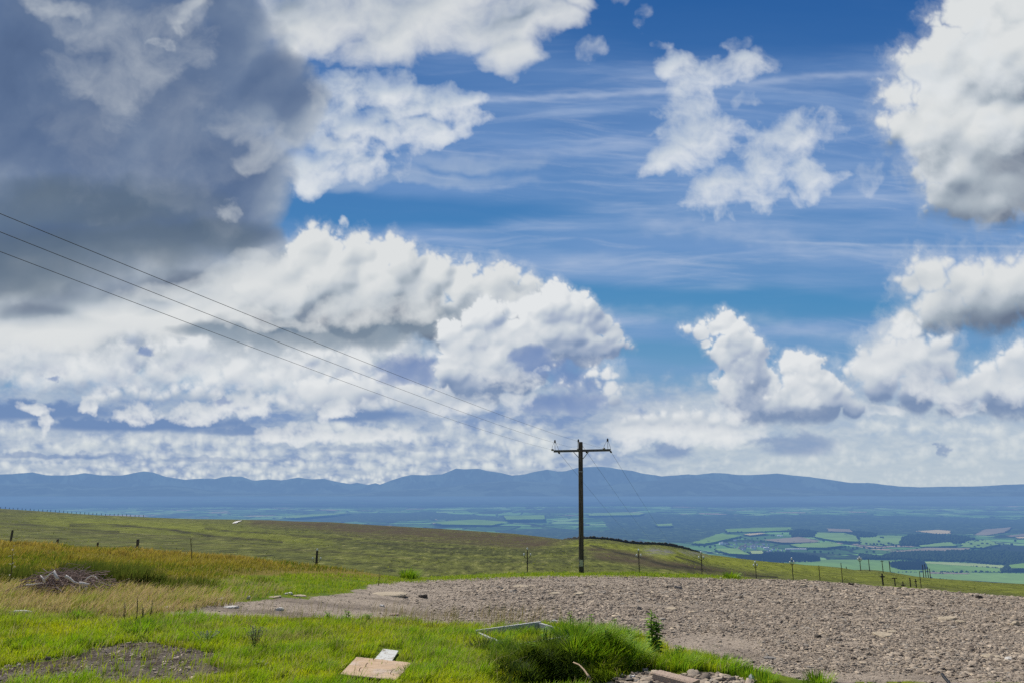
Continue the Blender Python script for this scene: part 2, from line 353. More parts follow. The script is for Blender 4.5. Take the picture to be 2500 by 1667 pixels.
    soft_cloud(sky, [(1565, 40, 24, 34), (1795, 115, 44, 24), (2125, 430, 50, 36), (1825, 245, 36, 20), (1610, 110, 30, 16), (1450, 120, 40, 30), (1840, 150, 60, 30)], 409, WISP, scale=48, warp=34, amp=.8, edge=(-.05, 1), kd=.7, base=.8, pad=110, cap=.35)
    # ---- big bright cloud, right edge
    puff_cloud(sky, [(2360, 20, 70), (2440, 10, 100), (2300, 140, 70), (2250, 165, 60), (2330, 200, 110), (2190, 235, 50), (2210, 300, 56), (2290, 320, 100), (2400, 300, 140), (2290, 400, 70), (2350, 470, 80), (2420, 450, 110), (2540, 300, 190), (2530, 120, 160), (2160, 300, 34), (2440, 490, 70), (2650, 230, 230)], 421, GREYW,
               shade=((2480, 20, 80, 40, .28), (2490, 440, 100, 90, .12), (2360, 215, 30, 30, .08), (2560, 420, 160, 120, .12), (2410, 30, 60, 30, .10)), edge=18, fine=10, warp=22, base=.76, soft=2.4, levels=3, gain=.66, grad=.10)
    soft_cloud(sky, [(2300, 260, 120, 120), (2400, 160, 120, 100), (2280, 400, 80, 70), (2420, 330, 120, 60)], 425, WISP, scale=90, warp=40, amp=.8, edge=(.1, 1), kd=1.6, base=.92, relief=1.4, cap=.35)
    soft_cloud(sky, [(2420, 510, 90, 50), (2490, 470, 140, 90), (2470, 410, 110, 70)], 427, [(0, (152, 163, 176)), (1, (198, 205, 210))], scale=110, warp=60, amp=.7, edge=(0, 1), kd=2., base=.68, relief=1.4, opacity=.7)
    # ---- top-centre white cloud and the one below it
    soft_cloud(sky, [(760, 50, 160, 110), (930, 60, 190, 110), (1090, 50, 190, 100), (1240, 60, 130, 90), (1250, 140, 90, 60), (1330, 40, 120, 50), (1020, -80, 560, 130), (1420, 5, 60, 26), (700, 130, 50, 60)], 441, GREYW,
               shade=((1250, 60, 80, 24, .14), (1290, 45, 60, 20, .2), (1010, 130, 200, 20, .10), (700, 100, 40, 40, .15)), scale=120, warp=56, amp=.58, edge=(-.06, 1), kd=3.6, base=.86, relief=2.0, cap=.6, gain=.56)
    soft_cloud(sky, [(830, 250, 80, 80), (910, 230, 100, 54), (1000, 250, 100, 46), (1100, 260, 80, 46), (1150, 300, 56, 40), (850, 330, 100, 70), (960, 320, 130, 66), (760, 410, 130, 60), (850, 395, 120, 60), (1050, 330, 100, 44)], 451, WISP,
               shade=((920, 300, 70, 36, .25), (960, 360, 80, 24, .15)), scale=84, warp=50, amp=.75, edge=(-.06, 1), kd=3.2, base=.84, relief=2.6, cap=.42, gain=.57, holes=.8)
    soft_cloud(sky, [(1000, 440, 330, 26), (1150, 400, 200, 26)], 455, WISP, scale=120, warp=40, amp=.5, edge=(.0, 1), kd=.8, base=.5)
    # ---- the great shaded cloud, upper left
    great = [(150, 250, 420, 420), (420, 200, 250, 300), (560, 90, 90, 160), (640, 230, 130, 100), (720, 280, 80, 90), (480, 420, 220, 170), (560, 500, 130, 130), (605, 440, 80, 80), (350, 560, 300, 100), (620, 590, 80, 50), (80, 600, 330, 90), (-150, 640, 300, 110), (540, 10, 60, 100), (-200, 300, 400, 500)]
    soft_cloud(sky, great, 461, DARK, shade=((60, 220, 130, 200, .12), (230, 400, 120, 130, .12), (520, 470, 120, 120, .08)), scale=190, warp=46, amp=.34, edge=(-.10, 1), kd=8., base=.50, relief=2.0, octaves=8, cap=.7, tex=.24)
    soft_cloud(sky, [(60, 620, 330, 110), (-20, 690, 210, 60), (330, 590, 260, 70), (520, 575, 170, 56), (-200, 670, 260, 110), (200, 500, 380, 80)], 463, [(0, (82, 100, 118)), (.5, (96, 113, 131)), (1, (124, 138, 152))], scale=170, warp=50, amp=.34, edge=(-.04, 1), kd=3.4, base=.45, relief=1.2, opacity=.9, cap=.6, tex=.25)
    for bl, seed, k, st in (([(200, 40, 170, 50, 25), (330, 120, 170, 130), (250, 210, 130, 90, 40), (430, 40, 90, 36, -35)], 471, .8, .72), ([(436, 70, 20, 18), (405, 110, 34, 16), (380, 105, 20, 12)], 475, .75, .95), ([(560, 300, 70, 50), (600, 330, 70, 36)], 479, .65, .75),
                            ([(555, 515, 42, 30), (575, 525, 22, 20)], 483, .8, .85), ([(770, 230, 26, 70)], 487, .45, .7), ([(350, 330, 240, 180), (200, 300, 90, 160)], 489, .45, .35), ([(690, 365, 120, 30), (640, 380, 70, 24)], 491, .8, .85),
                            ([(140, 10, 120, 30, 20), (460, 10, 60, 20, -30)], 493, .8, .92), ([(480, 500, 200, 60, 30)], 495, .35, .3)):
        soft_cloud(sky, bl, seed, [(0, (120, 134, 158)), (.5, (158, 168, 182)), (1, (200, 206, 211))], scale=110 if bl[0][2] > 60 else 40, warp=80 if bl[0][2] > 60 else 26, amp=.9, edge=(-.05, 1), kd=1.2 if bl[0][2] > 60 else 1.3, base=st, relief=1.3, opacity=k, pad=170, cap=.5, tex=.25, gain=.58)
    # ragged pale hem under it
    soft_cloud(sky, [(440, 712, 220, 30, -12), (610, 672, 130, 36, -12), (120, 790, 280, 34), (660, 640, 70, 26)], 497, GREYW, scale=120, warp=56, amp=.6, edge=(0, 1), kd=2.2, base=.80, relief=1.0, opacity=.9, cap=.5)
    return sky.img
# ----------------------------------------------------------------- camera model (photo pixels, 2500 x 1667, used to read off positions)
F = 1667.0
PITCH = math.atan((1182 - 833.5) / F)
CP, SP = math.cos(PITCH), math.sin(PITCH)


def ua(px, py):
    """photo pixel -> (sideways slope X/Y, downward slope -Z/Y)"""
    px = np.asarray(px, float); py = np.asarray(py, float)
    x = (px - 1250) / F; v = (833.5 - py) / F
    yc = CP - v * SP; zc = SP + v * CP
    return x / yc, -zc / yc


def pix(X, Y, Z):
    d = Y * CP + Z * SP
    v = (-Y * SP + Z * CP) / d
    return 1250 + F * X / d, 833.5 - F * v


def at(px, py, Y):
    u, a = ua(px, py)
    return Vector((float(u) * Y, Y, -float(a) * Y))


# ----------------------------------------------------------------- object helpers
def props(o, label=None, cat=None, group=None, kind=None):
    if label: o['label'] = label
    if cat: o['category'] = cat
    if group: o['group'] = group
    if kind: o['kind'] = kind
    return o


def obj(name, verts, faces, mat, parent=None, smooth=False, attrs=None):
    me = bpy.data.meshes.new(name)
    if isinstance(faces, np.ndarray):
        n = len(verts); k = faces.shape[1]
        me.vertices.add(n); me.vertices.foreach_set('co', np.ascontiguousarray(verts, np.float32).ravel())
        me.loops.add(faces.size); me.loops.foreach_set('vertex_index', np.ascontiguousarray(faces, np.int32).ravel())
        me.polygons.add(len(faces)); me.polygons.foreach_set('loop_start', np.arange(0, faces.size, k, dtype=np.int32))
        me.update(calc_edges=True)
    else:
        me.from_pydata([tuple(v) for v in verts], [], faces); me.update()
    if smooth: me.polygons.foreach_set('use_smooth', np.ones(len(me.polygons), bool))
    for nm, (typ, data) in (attrs or {}).items():
        at_ = me.attributes.new(nm, typ, 'POINT')
        at_.data.foreach_set('color' if typ == 'FLOAT_COLOR' else 'value', np.ascontiguousarray(data, np.float32).ravel())
    for m in (mat if isinstance(mat, (list, tuple)) else [mat]): me.materials.append(m)
    o = bpy.data.objects.new(name, me); COL.objects.link(o)
    if parent: o.parent = parent
    return o


def empty(name, loc, label, cat, group=None, rz=0.):
    o = bpy.data.objects.new(name, None); COL.objects.link(o)
    o.location = loc; o.rotation_euler[2] = rz; o.empty_display_size = .1
    return props(o, label, cat, group)


class MB:
    """collects shapes into one mesh"""
    def __init__(s): s.v = []; s.f = []

    def add(s, v, f):
        b = len(s.v); s.v += [tuple(q) for q in v]; s.f += [tuple(i + b for i in q) for q in f]; return s

    def tube(s, pts, rad, n=8, cap=True):
        pts = [Vector(p) for p in pts]
        rad = list(rad) if hasattr(rad, '__len__') else [rad] * len(pts)
        V, Fc = [], []
        up = Vector((.13, .31, 1))
        for i, p in enumerate(pts):
            t = (pts[min(i + 1, len(pts) - 1)] - pts[max(i - 1, 0)]).normalized()
            a = t.cross(up if abs(t.dot(up.normalized())) < .95 else Vector((1, 0, 0))).normalized(); b = t.cross(a)
            for k in range(n):
                q = 2 * math.pi * k / n
                V.append(p + (a * math.cos(q) + b * math.sin(q)) * rad[i])
        for i in range(len(pts) - 1):
            for k in range(n):
                Fc.append((i * n + k, i * n + (k + 1) % n, (i + 1) * n + (k + 1) % n, (i + 1) * n + k))
        if cap:
            Fc.append(tuple(range(n))[::-1]); Fc.append(tuple(range((len(pts) - 1) * n, len(pts) * n)))
        return s.add(V, Fc)

    def lathe(s, prof, c=(0, 0, 0), n=12, ax=None):
        V, Fc = [], []
        M = Matrix.Identity(3) if ax is None else Vector((0, 0, 1)).rotation_difference(Vector(ax)).to_matrix()
        for r, z in prof:
            for k in range(n):
                q = 2 * math.pi * k / n
                V.append(M @ Vector((r * math.cos(q), r * math.sin(q), z)) + Vector(c))
        for i in range(len(prof) - 1):
            for k in range(n): Fc.append((i * n + k, i * n + (k + 1) % n, (i + 1) * n + (k + 1) % n, (i + 1) * n + k))
        Fc.append(tuple(range(n))[::-1]); Fc.append(tuple(range((len(prof) - 1) * n, len(prof) * n)))
        return s.add(V, Fc)

    def beam(s, a, b, w, h, up=(0, 0, 1), bev=.12, jit=0.):
        """bevelled timber from a to b, w wide, h high"""
        a, b = Vector(a), Vector(b); t = (b - a).normalized()
        sx = t.cross(Vector(up)).normalized(); sz = sx.cross(t)
        e = min(w, h) * bev
        ring = [(-w / 2 + e, -h / 2), (w / 2 - e, -h / 2), (w / 2, -h / 2 + e), (w / 2, h / 2 - e), (w / 2 - e, h / 2), (-w / 2 + e, h / 2), (-w / 2, h / 2 - e), (-w / 2, -h / 2 + e)]
        V = []
        for p in (a, b):
            for x, z in ring: V.append(p + sx * (x + random.uniform(-jit, jit)) + sz * (z + random.uniform(-jit, jit)))
        Fc = [tuple(range(8))[::-1], tuple(range(8, 16))] + [(k, (k + 1) % 8, 8 + (k + 1) % 8, 8 + k) for k in range(8)]
        return s.add(V, Fc)

    def build(s, name, mat, parent=None, smooth=False):
        return obj(name, s.v, s.f, mat, parent, smooth)


# ----------------------------------------------------------------- materials
class NT:
    def __init__(s, name):
        s.m = bpy.data.materials.new(name); s.m.use_nodes = True
        s.t = s.m.node_tree; s.t.nodes.clear(); s.out = s.n('ShaderNodeOutputMaterial')

    def n(s, typ, ins=None, **kw):
        x = s.t.nodes.new(typ)
        for k, v in kw.items(): setattr(x, k, v)
        for k, v in (ins or {}).items():
            if isinstance(v, bpy.types.NodeSocket): s.t.links.new(v, x.inputs[k])
            else: x.inputs[k].default_value = v
        return x

    def noise(s, scale, detail=6., rough=.55, vec=None, dist=0.):
        i = {'Scale': scale, 'Detail': detail, 'Roughness': rough, 'Distortion': dist}
        if vec is not None: i['Vector'] = vec
        return s.n('ShaderNodeTexNoise', i).outputs['Fac']

    def math(s, op, a, b=0., c=None, clamp=False):
        i = {0: a, 1: b}
        if c is not None: i[2] = c
        return s.n('ShaderNodeMath', i, operation=op, use_clamp=clamp).outputs[0]

    def ramp(s, fac, stops, interp='LINEAR'):
        r = s.n('ShaderNodeValToRGB', {'Fac': fac}); cr = r.color_ramp; cr.interpolation = interp
        while len(cr.elements) < len(stops): cr.elements.new(.5)
        for e, (p, c) in zip(cr.elements, stops):
            e.position = p; e.color = (c if hasattr(c, '__len__') else (c, c, c)) + (1,) if not (hasattr(c, '__len__') and len(c) == 4) else c
        return r.outputs['Color']

    def mix(s, fac, a, b, mode='MIX'):
        x = s.n('ShaderNodeMix', data_type='RGBA', blend_type=mode)
        for k, v in ((0, fac), (6, a), (7, b)):
            if isinstance(v, bpy.types.NodeSocket): s.t.links.new(v, x.inputs[k])
            elif k == 0: x.inputs[0].default_value = v
            else: x.inputs[k].default_value = tuple(v) + ((1,) if len(v) == 3 else ())
        return x.outputs[2]

    def sm(s, x, a, b):
        return s.n('ShaderNodeMapRange', {0: x, 1: a, 2: b, 3: 0., 4: 1.}, interpolation_type='SMOOTHSTEP').outputs[0]

    def attr(s, name, out='Fac'):
        return s.n('ShaderNodeAttribute', attribute_name=name).outputs[out]

    def pos(s, sc=(1, 1, 1)):
        g = s.n('ShaderNodeNewGeometry').outputs['Position']
        return s.n('ShaderNodeVectorMath', {0: g, 1: sc}, operation='MULTIPLY').outputs[0]

    def opos(s, sc=(1, 1, 1)):
        g = s.n('ShaderNodeTexCoord').outputs['Object']
        return s.n('ShaderNodeVectorMath', {0: g, 1: sc}, operation='MULTIPLY').outputs[0]

    def bump(s, h, dist, strength=1.):
        return s.n('ShaderNodeBump', {'Height': h, 'Distance': dist, 'Strength': strength}).outputs[0]

    def bsdf(s, col, rough=.8, normal=None, spec=.3, metal=0., haze=None):
        i = {'Base Color': col if isinstance(col, bpy.types.NodeSocket) else tuple(col) + (1,), 'Roughness': rough, 'Specular IOR Level': spec, 'Metallic': metal}
        if normal is not None: i['Normal'] = normal
        b = s.n('ShaderNodeBsdfPrincipled', i).outputs[0]
        return s.finish(b, haze)

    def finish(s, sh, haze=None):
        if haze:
            L, mx = haze      # blue haze painted into the surface as glow, stronger the farther off it lies
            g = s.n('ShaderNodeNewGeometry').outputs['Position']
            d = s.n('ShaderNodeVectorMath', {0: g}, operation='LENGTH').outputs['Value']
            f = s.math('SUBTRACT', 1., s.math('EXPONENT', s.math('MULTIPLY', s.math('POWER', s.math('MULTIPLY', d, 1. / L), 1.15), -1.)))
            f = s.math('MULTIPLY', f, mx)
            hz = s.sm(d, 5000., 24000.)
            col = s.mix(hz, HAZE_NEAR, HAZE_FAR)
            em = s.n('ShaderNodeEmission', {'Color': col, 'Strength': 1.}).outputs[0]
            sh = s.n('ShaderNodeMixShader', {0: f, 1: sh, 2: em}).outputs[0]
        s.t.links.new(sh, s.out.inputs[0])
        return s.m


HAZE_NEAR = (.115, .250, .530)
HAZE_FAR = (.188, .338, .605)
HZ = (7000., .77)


def simple(name, col, rough=.8, var=.25, scale=20., bump=0., spec=.3, metal=0., haze=None, stretch=(1, 1, 1)):
    t = NT(name)
    p = t.opos(stretch)
    n = t.noise(scale, 5., .6, p)
    c = t.mix(n, tuple(q * (1 - var) for q in col), tuple(min(1, q * (1 + var)) for q in col))
    nn = t.bump(t.noise(scale * 2.2, 6., .65, p), bump) if bump else None
    return t.bsdf(c, rough, nn, spec, metal, haze)


# ----------------------------------------------------------------- the lie of the land
def poly(pts):
    p = np.array(pts, float); u, a = ua(p[:, 0], p[:, 1]); return u, a


CREST = [(-400, 1312), (0, 1322), (140, 1330), (238, 1338), (337, 1343), (417, 1350), (506, 1358), (596, 1363), (689, 1374), (774, 1382), (838, 1392), (913, 1398), (1002, 1407), (1077, 1407),
         (1166, 1401), (1240, 1397), (1300, 1397), (1417, 1396), (1557, 1397), (1712, 1402), (1781, 1407), (1843, 1412), (1934, 1414), (2000, 1417), (2053, 1423), (2098, 1425), (2154, 1428), (2202, 1431),
         (2247, 1434), (2336, 1443), (2396, 1449), (2500, 1457), (2900, 1500)]
MOOR = [(-500, 1205), (0, 1240), (60, 1244), (119, 1247.7), (179, 1252), (238, 1256), (298, 1258), (357, 1261), (417, 1263.5), (477, 1265.5), (536, 1266), (596, 1267), (660, 1268), (719, 1271), (808, 1273), (898, 1279),
        (987, 1284), (1077, 1289), (1166, 1295), (1255, 1301), (1319, 1308), (1375, 1315), (1410, 1315), (1440, 1313.5), (1483, 1316), (1510, 1320), (1537, 1325), (1572, 1328), (1602, 1328), (1632, 1331), (1662, 1336), (1691, 1343),
        (1730, 1352), (1766, 1356.4), (1811, 1362.3), (1855, 1367.4), (1889, 1371), (1934, 1374), (1970, 1378), (2008, 1380), (2053, 1384), (2086, 1389.8), (2113, 1389), (2142, 1390.6), (2172, 1395), (2202, 1399.6), (2232, 1405),
        (2262, 1408.5), (2306, 1412), (2366, 1416), (2425, 1420.4), (2500, 1424), (3000, 1446)]
YC = [(-400, 24), (0, 24), (500, 24), (900, 27), (1200, 33), (1417, 35), (1700, 33), (2100, 30), (2500, 27), (2900, 25)]
YS = [(-500, 520), (0, 520), (700, 430), (1250, 360), (1400, 250), (1650, 230), (1760, 300), (2100, 360), (2500, 330), (3000, 300)]


def curve_at(px_pts, U, base=1400):
    p = np.array(px_pts, float); u, _ = ua(p[:, 0], np.full(len(p), base)); return np.interp(U, u, p[:, 1])


GU = np.linspace(-1.05, 1.05, 1051)
GL = np.concatenate([np.linspace(math.log(1.6), math.log(45), 760), np.linspace(math.log(45), math.log(2600), 560)[1:]])
GY = np.exp(GL)
UU, YY = np.meshgrid(GU, GY)          # rows: distance, columns: direction
uc, ac = poly(CREST); um, am = poly(MOOR)
AC = np.interp(GU, uc, ac); AM = np.interp(GU, um, am)
YCR = curve_at(YC, GU); YSK = curve_at(YS, GU)


def smooth1(a, r):
    k = np.ones(2 * r + 1) / (2 * r + 1); return np.convolve(np.pad(a, r, mode='edge'), k, 'valid')


YCR = smooth1(YCR, 20); YSK = smooth1(YSK, 12)


def profile():
    Z = np.zeros_like(UU)
    Y0, Z0 = 6.65, -1.75
    for i in range(len(GU)):
        y = GY; yc, yk = YCR[i], YSK[i]; zc = -AC[i] * yc; zk = -AM[i] * yk
        z = np.where(y < Y0, Z0 - .015 * (Y0 - y), Z0 + (zc - Z0) * (y - Y0) / (yc - Y0))
        yd = yc * 1.9; s1 = AC[i] + .10
        zd = zc - s1 * (yd - yc)
        z = np.where(y > yc, zc - s1 * (y - yc), z)
        ad = -zd / yd
        t = np.clip((np.log(y) - math.log(yd)) / (math.log(yk) - math.log(yd)), 0, 1)
        tt = t * (1.55 - .55 * t)                  # quick clear of the dip, then the long visible slope
        am_ = ad + (AM[i] - ad) * tt
        z = np.where(y > yd, -am_ * y, z)
        zb = zk - (AM[i] + .16) * (y - yk) - .00010 * (y - yk) ** 2
        z = np.where(y > yk, np.maximum(zb, -455), z)
        Z[:, i] = z
    return Z


GZ = profile()
# soften the fold lines a little along each direction
_k = np.array([1, 2, 3, 2, 1.]) / 9
GA = GZ / YY
for _ in range(2):
    GA = np.apply_along_axis(lambda a: np.convolve(np.pad(a, 2, mode='edge'), _k, 'valid'), 0, GA)
GZ = GA * YY
GX = UU * YY
PX, PY = pix(GX, YY, GZ)


def inpoly(px, py, pts):
    px = np.asarray(px, float); py = np.asarray(py, float); r = np.zeros(px.shape, bool); n = len(pts)
    for i in range(n):
        x0, y0 = pts[i]; x1, y1 = pts[(i + 1) % n]
        if y0 == y1: continue
        c = (y0 > py) != (y1 > py)
        r ^= c & (px < (x1 - x0) * (py - y0) / (y1 - y0) + x0)
    return r


GRAVEL = [(360, 1512), (430, 1492), (520, 1470), (640, 1463), (760, 1456), (850, 1448), (900, 1428), (985, 1418), (1090, 1414), (1230, 1408), (1400, 1405), (1500, 1404), (1640, 1408), (1780, 1413), (1900, 1414), (2000, 1418), (2120, 1428),
          (2247, 1437), (2336, 1446), (2500, 1458), (3000, 1500), (3000, 1667), (2080, 1676), (1960, 1660), (1860, 1640), (1800, 1628), (1720, 1600), (1625, 1588), (1590, 1560), (1500, 1545), (1380, 1535), (1200, 1532), (1080, 1524), (900, 1512), (760, 1508), (600, 1508), (480, 1506)]
DIRT = [(-400, 1720), (-300, 1640), (0, 1630), (60, 1612), (150, 1600), (230, 1574), (350, 1562), (430, 1580), (520, 1590), (560, 1600), (500, 1618), (560, 1640), (540, 1662), (440, 1672), (280, 1668), (200, 1655), (90, 1668), (-100, 1720)]
DIRT2 = [(1420, 1690), (1450, 1668), (1500, 1650), (1580, 1640), (1640, 1650), (1700, 1640), (1780, 1650), (1850, 1668), (1900, 1700)]
DRYG = [(-300, 1440), (0, 1430), (60, 1424), (150, 1430), (260, 1440), (330, 1430), (400, 1440), (560, 1452), (560, 1475), (400, 1500), (300, 1510), (150, 1500), (0, 1490), (-300, 1500)]


def soft_mask(pts, px, py, r=9, wob=None):
    """blurred inside test on the terrain grid"""
    acc = np.zeros(np.shape(px), np.float32)
    offs = [(0, 0)] + [(r * math.cos(k * 1.047), r * .5 * math.sin(k * 1.047)) for k in range(6)]
    for dx, dy in offs: acc += inpoly(px + dx, py + dy, pts)
    return acc / len(offs)


wobx = fbm(GX * .9, YY * .9, 4, 5) * 1.0
near = YY < YCR[None, :] * 1.02
nw = np.clip(60 / np.maximum(YY, 5), 0, 9)
M_GRAVEL = soft_mask(GRAVEL, PX + wobx * nw * 5, PY + wobx * nw * 1.6) * near
M_DIRT = np.maximum(soft_mask(DIRT, PX + wobx * nw * 5, PY + wobx * nw * 2), soft_mask(DIRT2, PX, PY)) * near
M_DRY = soft_mask(DRYG, PX + wobx * 20, PY + wobx * 6) * near
# tawny bent grass along the left-hand brow
BROW = [(-400, 1300), (500, 1335), (700, 1360), (900, 1392), (1000, 1403), (980, 1412), (880, 1412), (760, 1408), (640, 1402), (520, 1420), (360, 1425), (-400, 1425)]
M_BROW = soft_mask(BROW, PX + wobx * 60, PY + wobx * 16, 16) * (YY < YCR[None, :] * 1.5)

# small relief
rel = .045 * fbm(GX * .9, YY * .9, 5, 70) + .02 * fbm(GX * 4, YY * 4, 4, 71)
GZ = GZ + rel * sstep(60, 12, YY) * (1 - .45 * M_GRAVEL)
GZ = GZ + .16 * fbm(GX * .45, YY * .45, 4, 73) * M_BROW * sstep(10, 16, YY)
GZ = GZ + M_GRAVEL * .05 * fbm(GX * 1.7, YY * 1.7, 4, 75)
moor = sstep(50, 110, YY) * sstep(1.0, .8, YY / YSK[None, :])
GZ = GZ + moor * YY * .0022 * (fbm(GX / 34., YY / 60., 5, 76, kind='b'))
# the overgrown bank in the foreground
for mx, my, rx, ry, h in ((.66, 7.72, .42, .30, .16), (.28, 7.45, .40, .28, .09), (1.02, 7.55, .30, .26, .11), (.36, 6.74, .44, .24, -.34), (.62, 6.82, .28, .20, -.18), (.10, 6.95, .3, .2, .06)):
    GZ = GZ + h * np.exp(-((GX - mx) / rx) ** 2 - ((YY - my) / ry) ** 2)


def grid_at(G, x, y):
    u = np.clip(np.asarray(x, float) / np.asarray(y, float), GU[0], GU[-1] - 1e-6); l = np.log(np.clip(y, GY[0], GY[-1] * .999))
    fi = (u - GU[0]) / (GU[1] - GU[0]); i = fi.astype(int) if hasattr(fi, 'astype') else int(fi); fi = fi - i
    j = np.clip(np.searchsorted(GL, l) - 1, 0, len(GL) - 2); fj = (l - GL[j]) / (GL[j + 1] - GL[j])
    i1 = np.minimum(i + 1, len(GU) - 1)
    return G[j, i] * (1 - fi) * (1 - fj) + G[j, i1] * fi * (1 - fj) + G[j + 1, i] * (1 - fi) * fj + G[j + 1, i1] * fi * fj


def gz(x, y): return grid_at(GZ, np.asarray(x, float), np.asarray(y, float))


def ground(px, py, y0=5.0, y1=60., lift=0.):
    """first point of the ground seen through a photo pixel"""
    u, a = ua(px, py); ys = np.exp(np.linspace(math.log(y0), math.log(y1), 1500))
    z = gz(u * ys, ys); k = np.argmax(-z / ys <= a)
    y = float(ys[k]); return Vector((float(u) * y, y, float(gz(float(u) * y, y)) + lift))


def beyond(px, py):
    """point of the moor slope past the brow seen through a photo pixel"""
    u, a = ua(px, py); yc = float(np.interp(u, GU, YCR)); return ground(px, py, yc * 2.0, 900.)


# ----------------------------------------------------------------- ground material
def ground_mat():
    t = NT('ground_surface')
    p = t.pos(); d = t.n('ShaderNodeVectorMath', {0: p}, operation='LENGTH').outputs['Value']
    gv, dt, dry, brow = t.attr('gravel'), t.attr('dirt'), t.attr('dry'), t.attr('brow')
    # turf
    n1 = t.noise(1.6, 6., .6, p); n2 = t.noise(14., 4., .6, p)
    turf = t.mix(t.sm(n1, .35, .65), (.10, .17, .008), (.21, .25, .012))
    turf = t.mix(t.math('MULTIPLY', n2, .5), turf, (.03, .05, .012))
    turf = t.mix(t.math('MULTIPLY', dry, .9), turf, t.mix(n2, (.20, .14, .065), (.34, .26, .13)))
    turf = t.mix(t.math('MULTIPLY', brow, .9), turf, t.mix(n1, (.13, .11, .02), (.25, .18, .04)))
    # moor
    ps = t.pos((.010, .030, .02))
    m1 = t.noise(1.0, 8., .62, ps, .6); m2 = t.noise(3.2, 8., .65, ps, .3); m3 = t.noise(90., 3., .6, ps)
    pf = t.pos((.16, .10, .1)); m4 = t.noise(1.0, 7., .7, pf)
    moor = t.ramp(m1, [(.28, (.062, .070, .020)), (.42, (.095, .108, .026)), (.52, (.135, .150, .028)), (.62, (.105, .110, .032)), (.76, (.072, .066, .030))])
    moor = t.mix(t.math('MULTIPLY', t.sm(m2, .52, .70), .75), moor, (.052, .045, .022))
    moor = t.mix(t.math('MULTIPLY', t.sm(m2, .46, .30), .55), moor, (.165, .17, .03))
    moor = t.mix(t.math('MULTIPLY', t.sm(m4, .42, .75), .55), moor, (.05, .055, .018))
    moor = t.mix(t.math('MULTIPLY', t.attr('lush'), .85), moor, t.mix(m4, (.13, .165, .014), (.27, .29, .022)))
    pg = t.pos((.62, .12, .3)); gr = t.noise(1., 6., .78, pg); pg2 = t.pos((.16, .035, .1)); gr2 = t.noise(1., 4., .7, pg2)
    moor = t.mix(t.sm(gr, .53, .36), moor, t.mix(.80, moor, (.018, .020, .008)))
    moor = t.mix(t.math('MULTIPLY', t.sm(gr, .54, .66), .7), moor, (.29, .28, .09))
    moor = t.mix(t.math('MULTIPLY', t.sm(gr2, .66, .76), .7), moor, (.04, .04, .015))
    moor = t.mix(t.math('MULTIPLY', t.attr('heath'), t.sm(m4, .2, .6)), moor, t.mix(m2, (.05, .040, .024), (.105, .075, .045)))
    moor = t.mix(t.math('MULTIPLY', t.attr('dark_lines'), t.sm(m4, .3, .55)), moor, (.030, .028, .016))
    moor = t.mix(t.math('MULTIPLY', t.attr('scree'), t.sm(t.noise(.35, 5., .7, p), .42, .55)), moor, (.17, .165, .155))
    base = t.mix(t.sm(d, 34., 60.), turf, moor)
    # gravel
    g1 = t.noise(1.1, 5., .6, p); g2 = t.noise(30., 5., .7, p); g3 = t.noise(7., 4., .6, p)
    vor = t.n('ShaderNodeTexVoronoi', {'Vector': p, 'Scale': 24., 'Randomness': 1.}, feature='F1')
    grav = t.mix(g2, (.235, .19, .148), (.44, .365, .285))
    grav = t.mix(.45, grav, t.ramp(vor.outputs['Color'], [(.0, (.20, .165, .13)), (.5, (.36, .30, .245)), (1., (.54, .45, .36))]))
    grav = t.mix(t.math('MULTIPLY', t.sm(g1, .50, .72), .55), grav, (.12, .098, .085))
    grav = t.mix(t.math('MULTIPLY', t.sm(g3, .60, .75), .5), grav, (.15, .16, .05))
    dirt = t.mix(g2, (.075, .056, .043), (.20, .175, .15)); dirt = t.mix(t.sm(g3, .45, .66), dirt, (.040, .027, .020)); dirt = t.mix(t.math('MULTIPLY', t.sm(g1, .5, .62), .8), dirt, (.05, .035, .026))
    ruts = t.sm(t.noise(1., 5., .6, t.pos((.10, .75, 1))), .50, .66)
    grav = t.mix(t.math('MULTIPLY', ruts, .6), grav, (.155, .125, .10))
    e = t.math('ADD', gv, t.math('MULTIPLY', t.math('SUBTRACT', t.noise(2.2, 6., .65, p), .5), 2.0))
    base = t.mix(t.sm(e, .35, .62), base, grav)
    e2 = t.math('ADD', dt, t.math('MULTIPLY', t.math('SUBTRACT', g3, .5), 1.6))
    base = t.mix(t.sm(e2, .35, .62), base, dirt)
    h = t.math('ADD', t.math('MULTIPLY', g2, .5), t.math('MULTIPLY', g3, .7))
    far = t.sm(d, 34., 60.)
    hn = t.bump(h, .05, .8)
    hm = t.bump(t.math('ADD', m4, t.math('MULTIPLY', m2, .6)), 1.6, .8)
    nmix = t.n('ShaderNodeMix', data_type='VECTOR'); t.t.links.new(far, nmix.inputs[0]); t.t.links.new(hn, nmix.inputs[4]); t.t.links.new(hm, nmix.inputs[5])
    return t.bsdf(base, .95, nmix.outputs[1], .08, haze=(7800., .95))


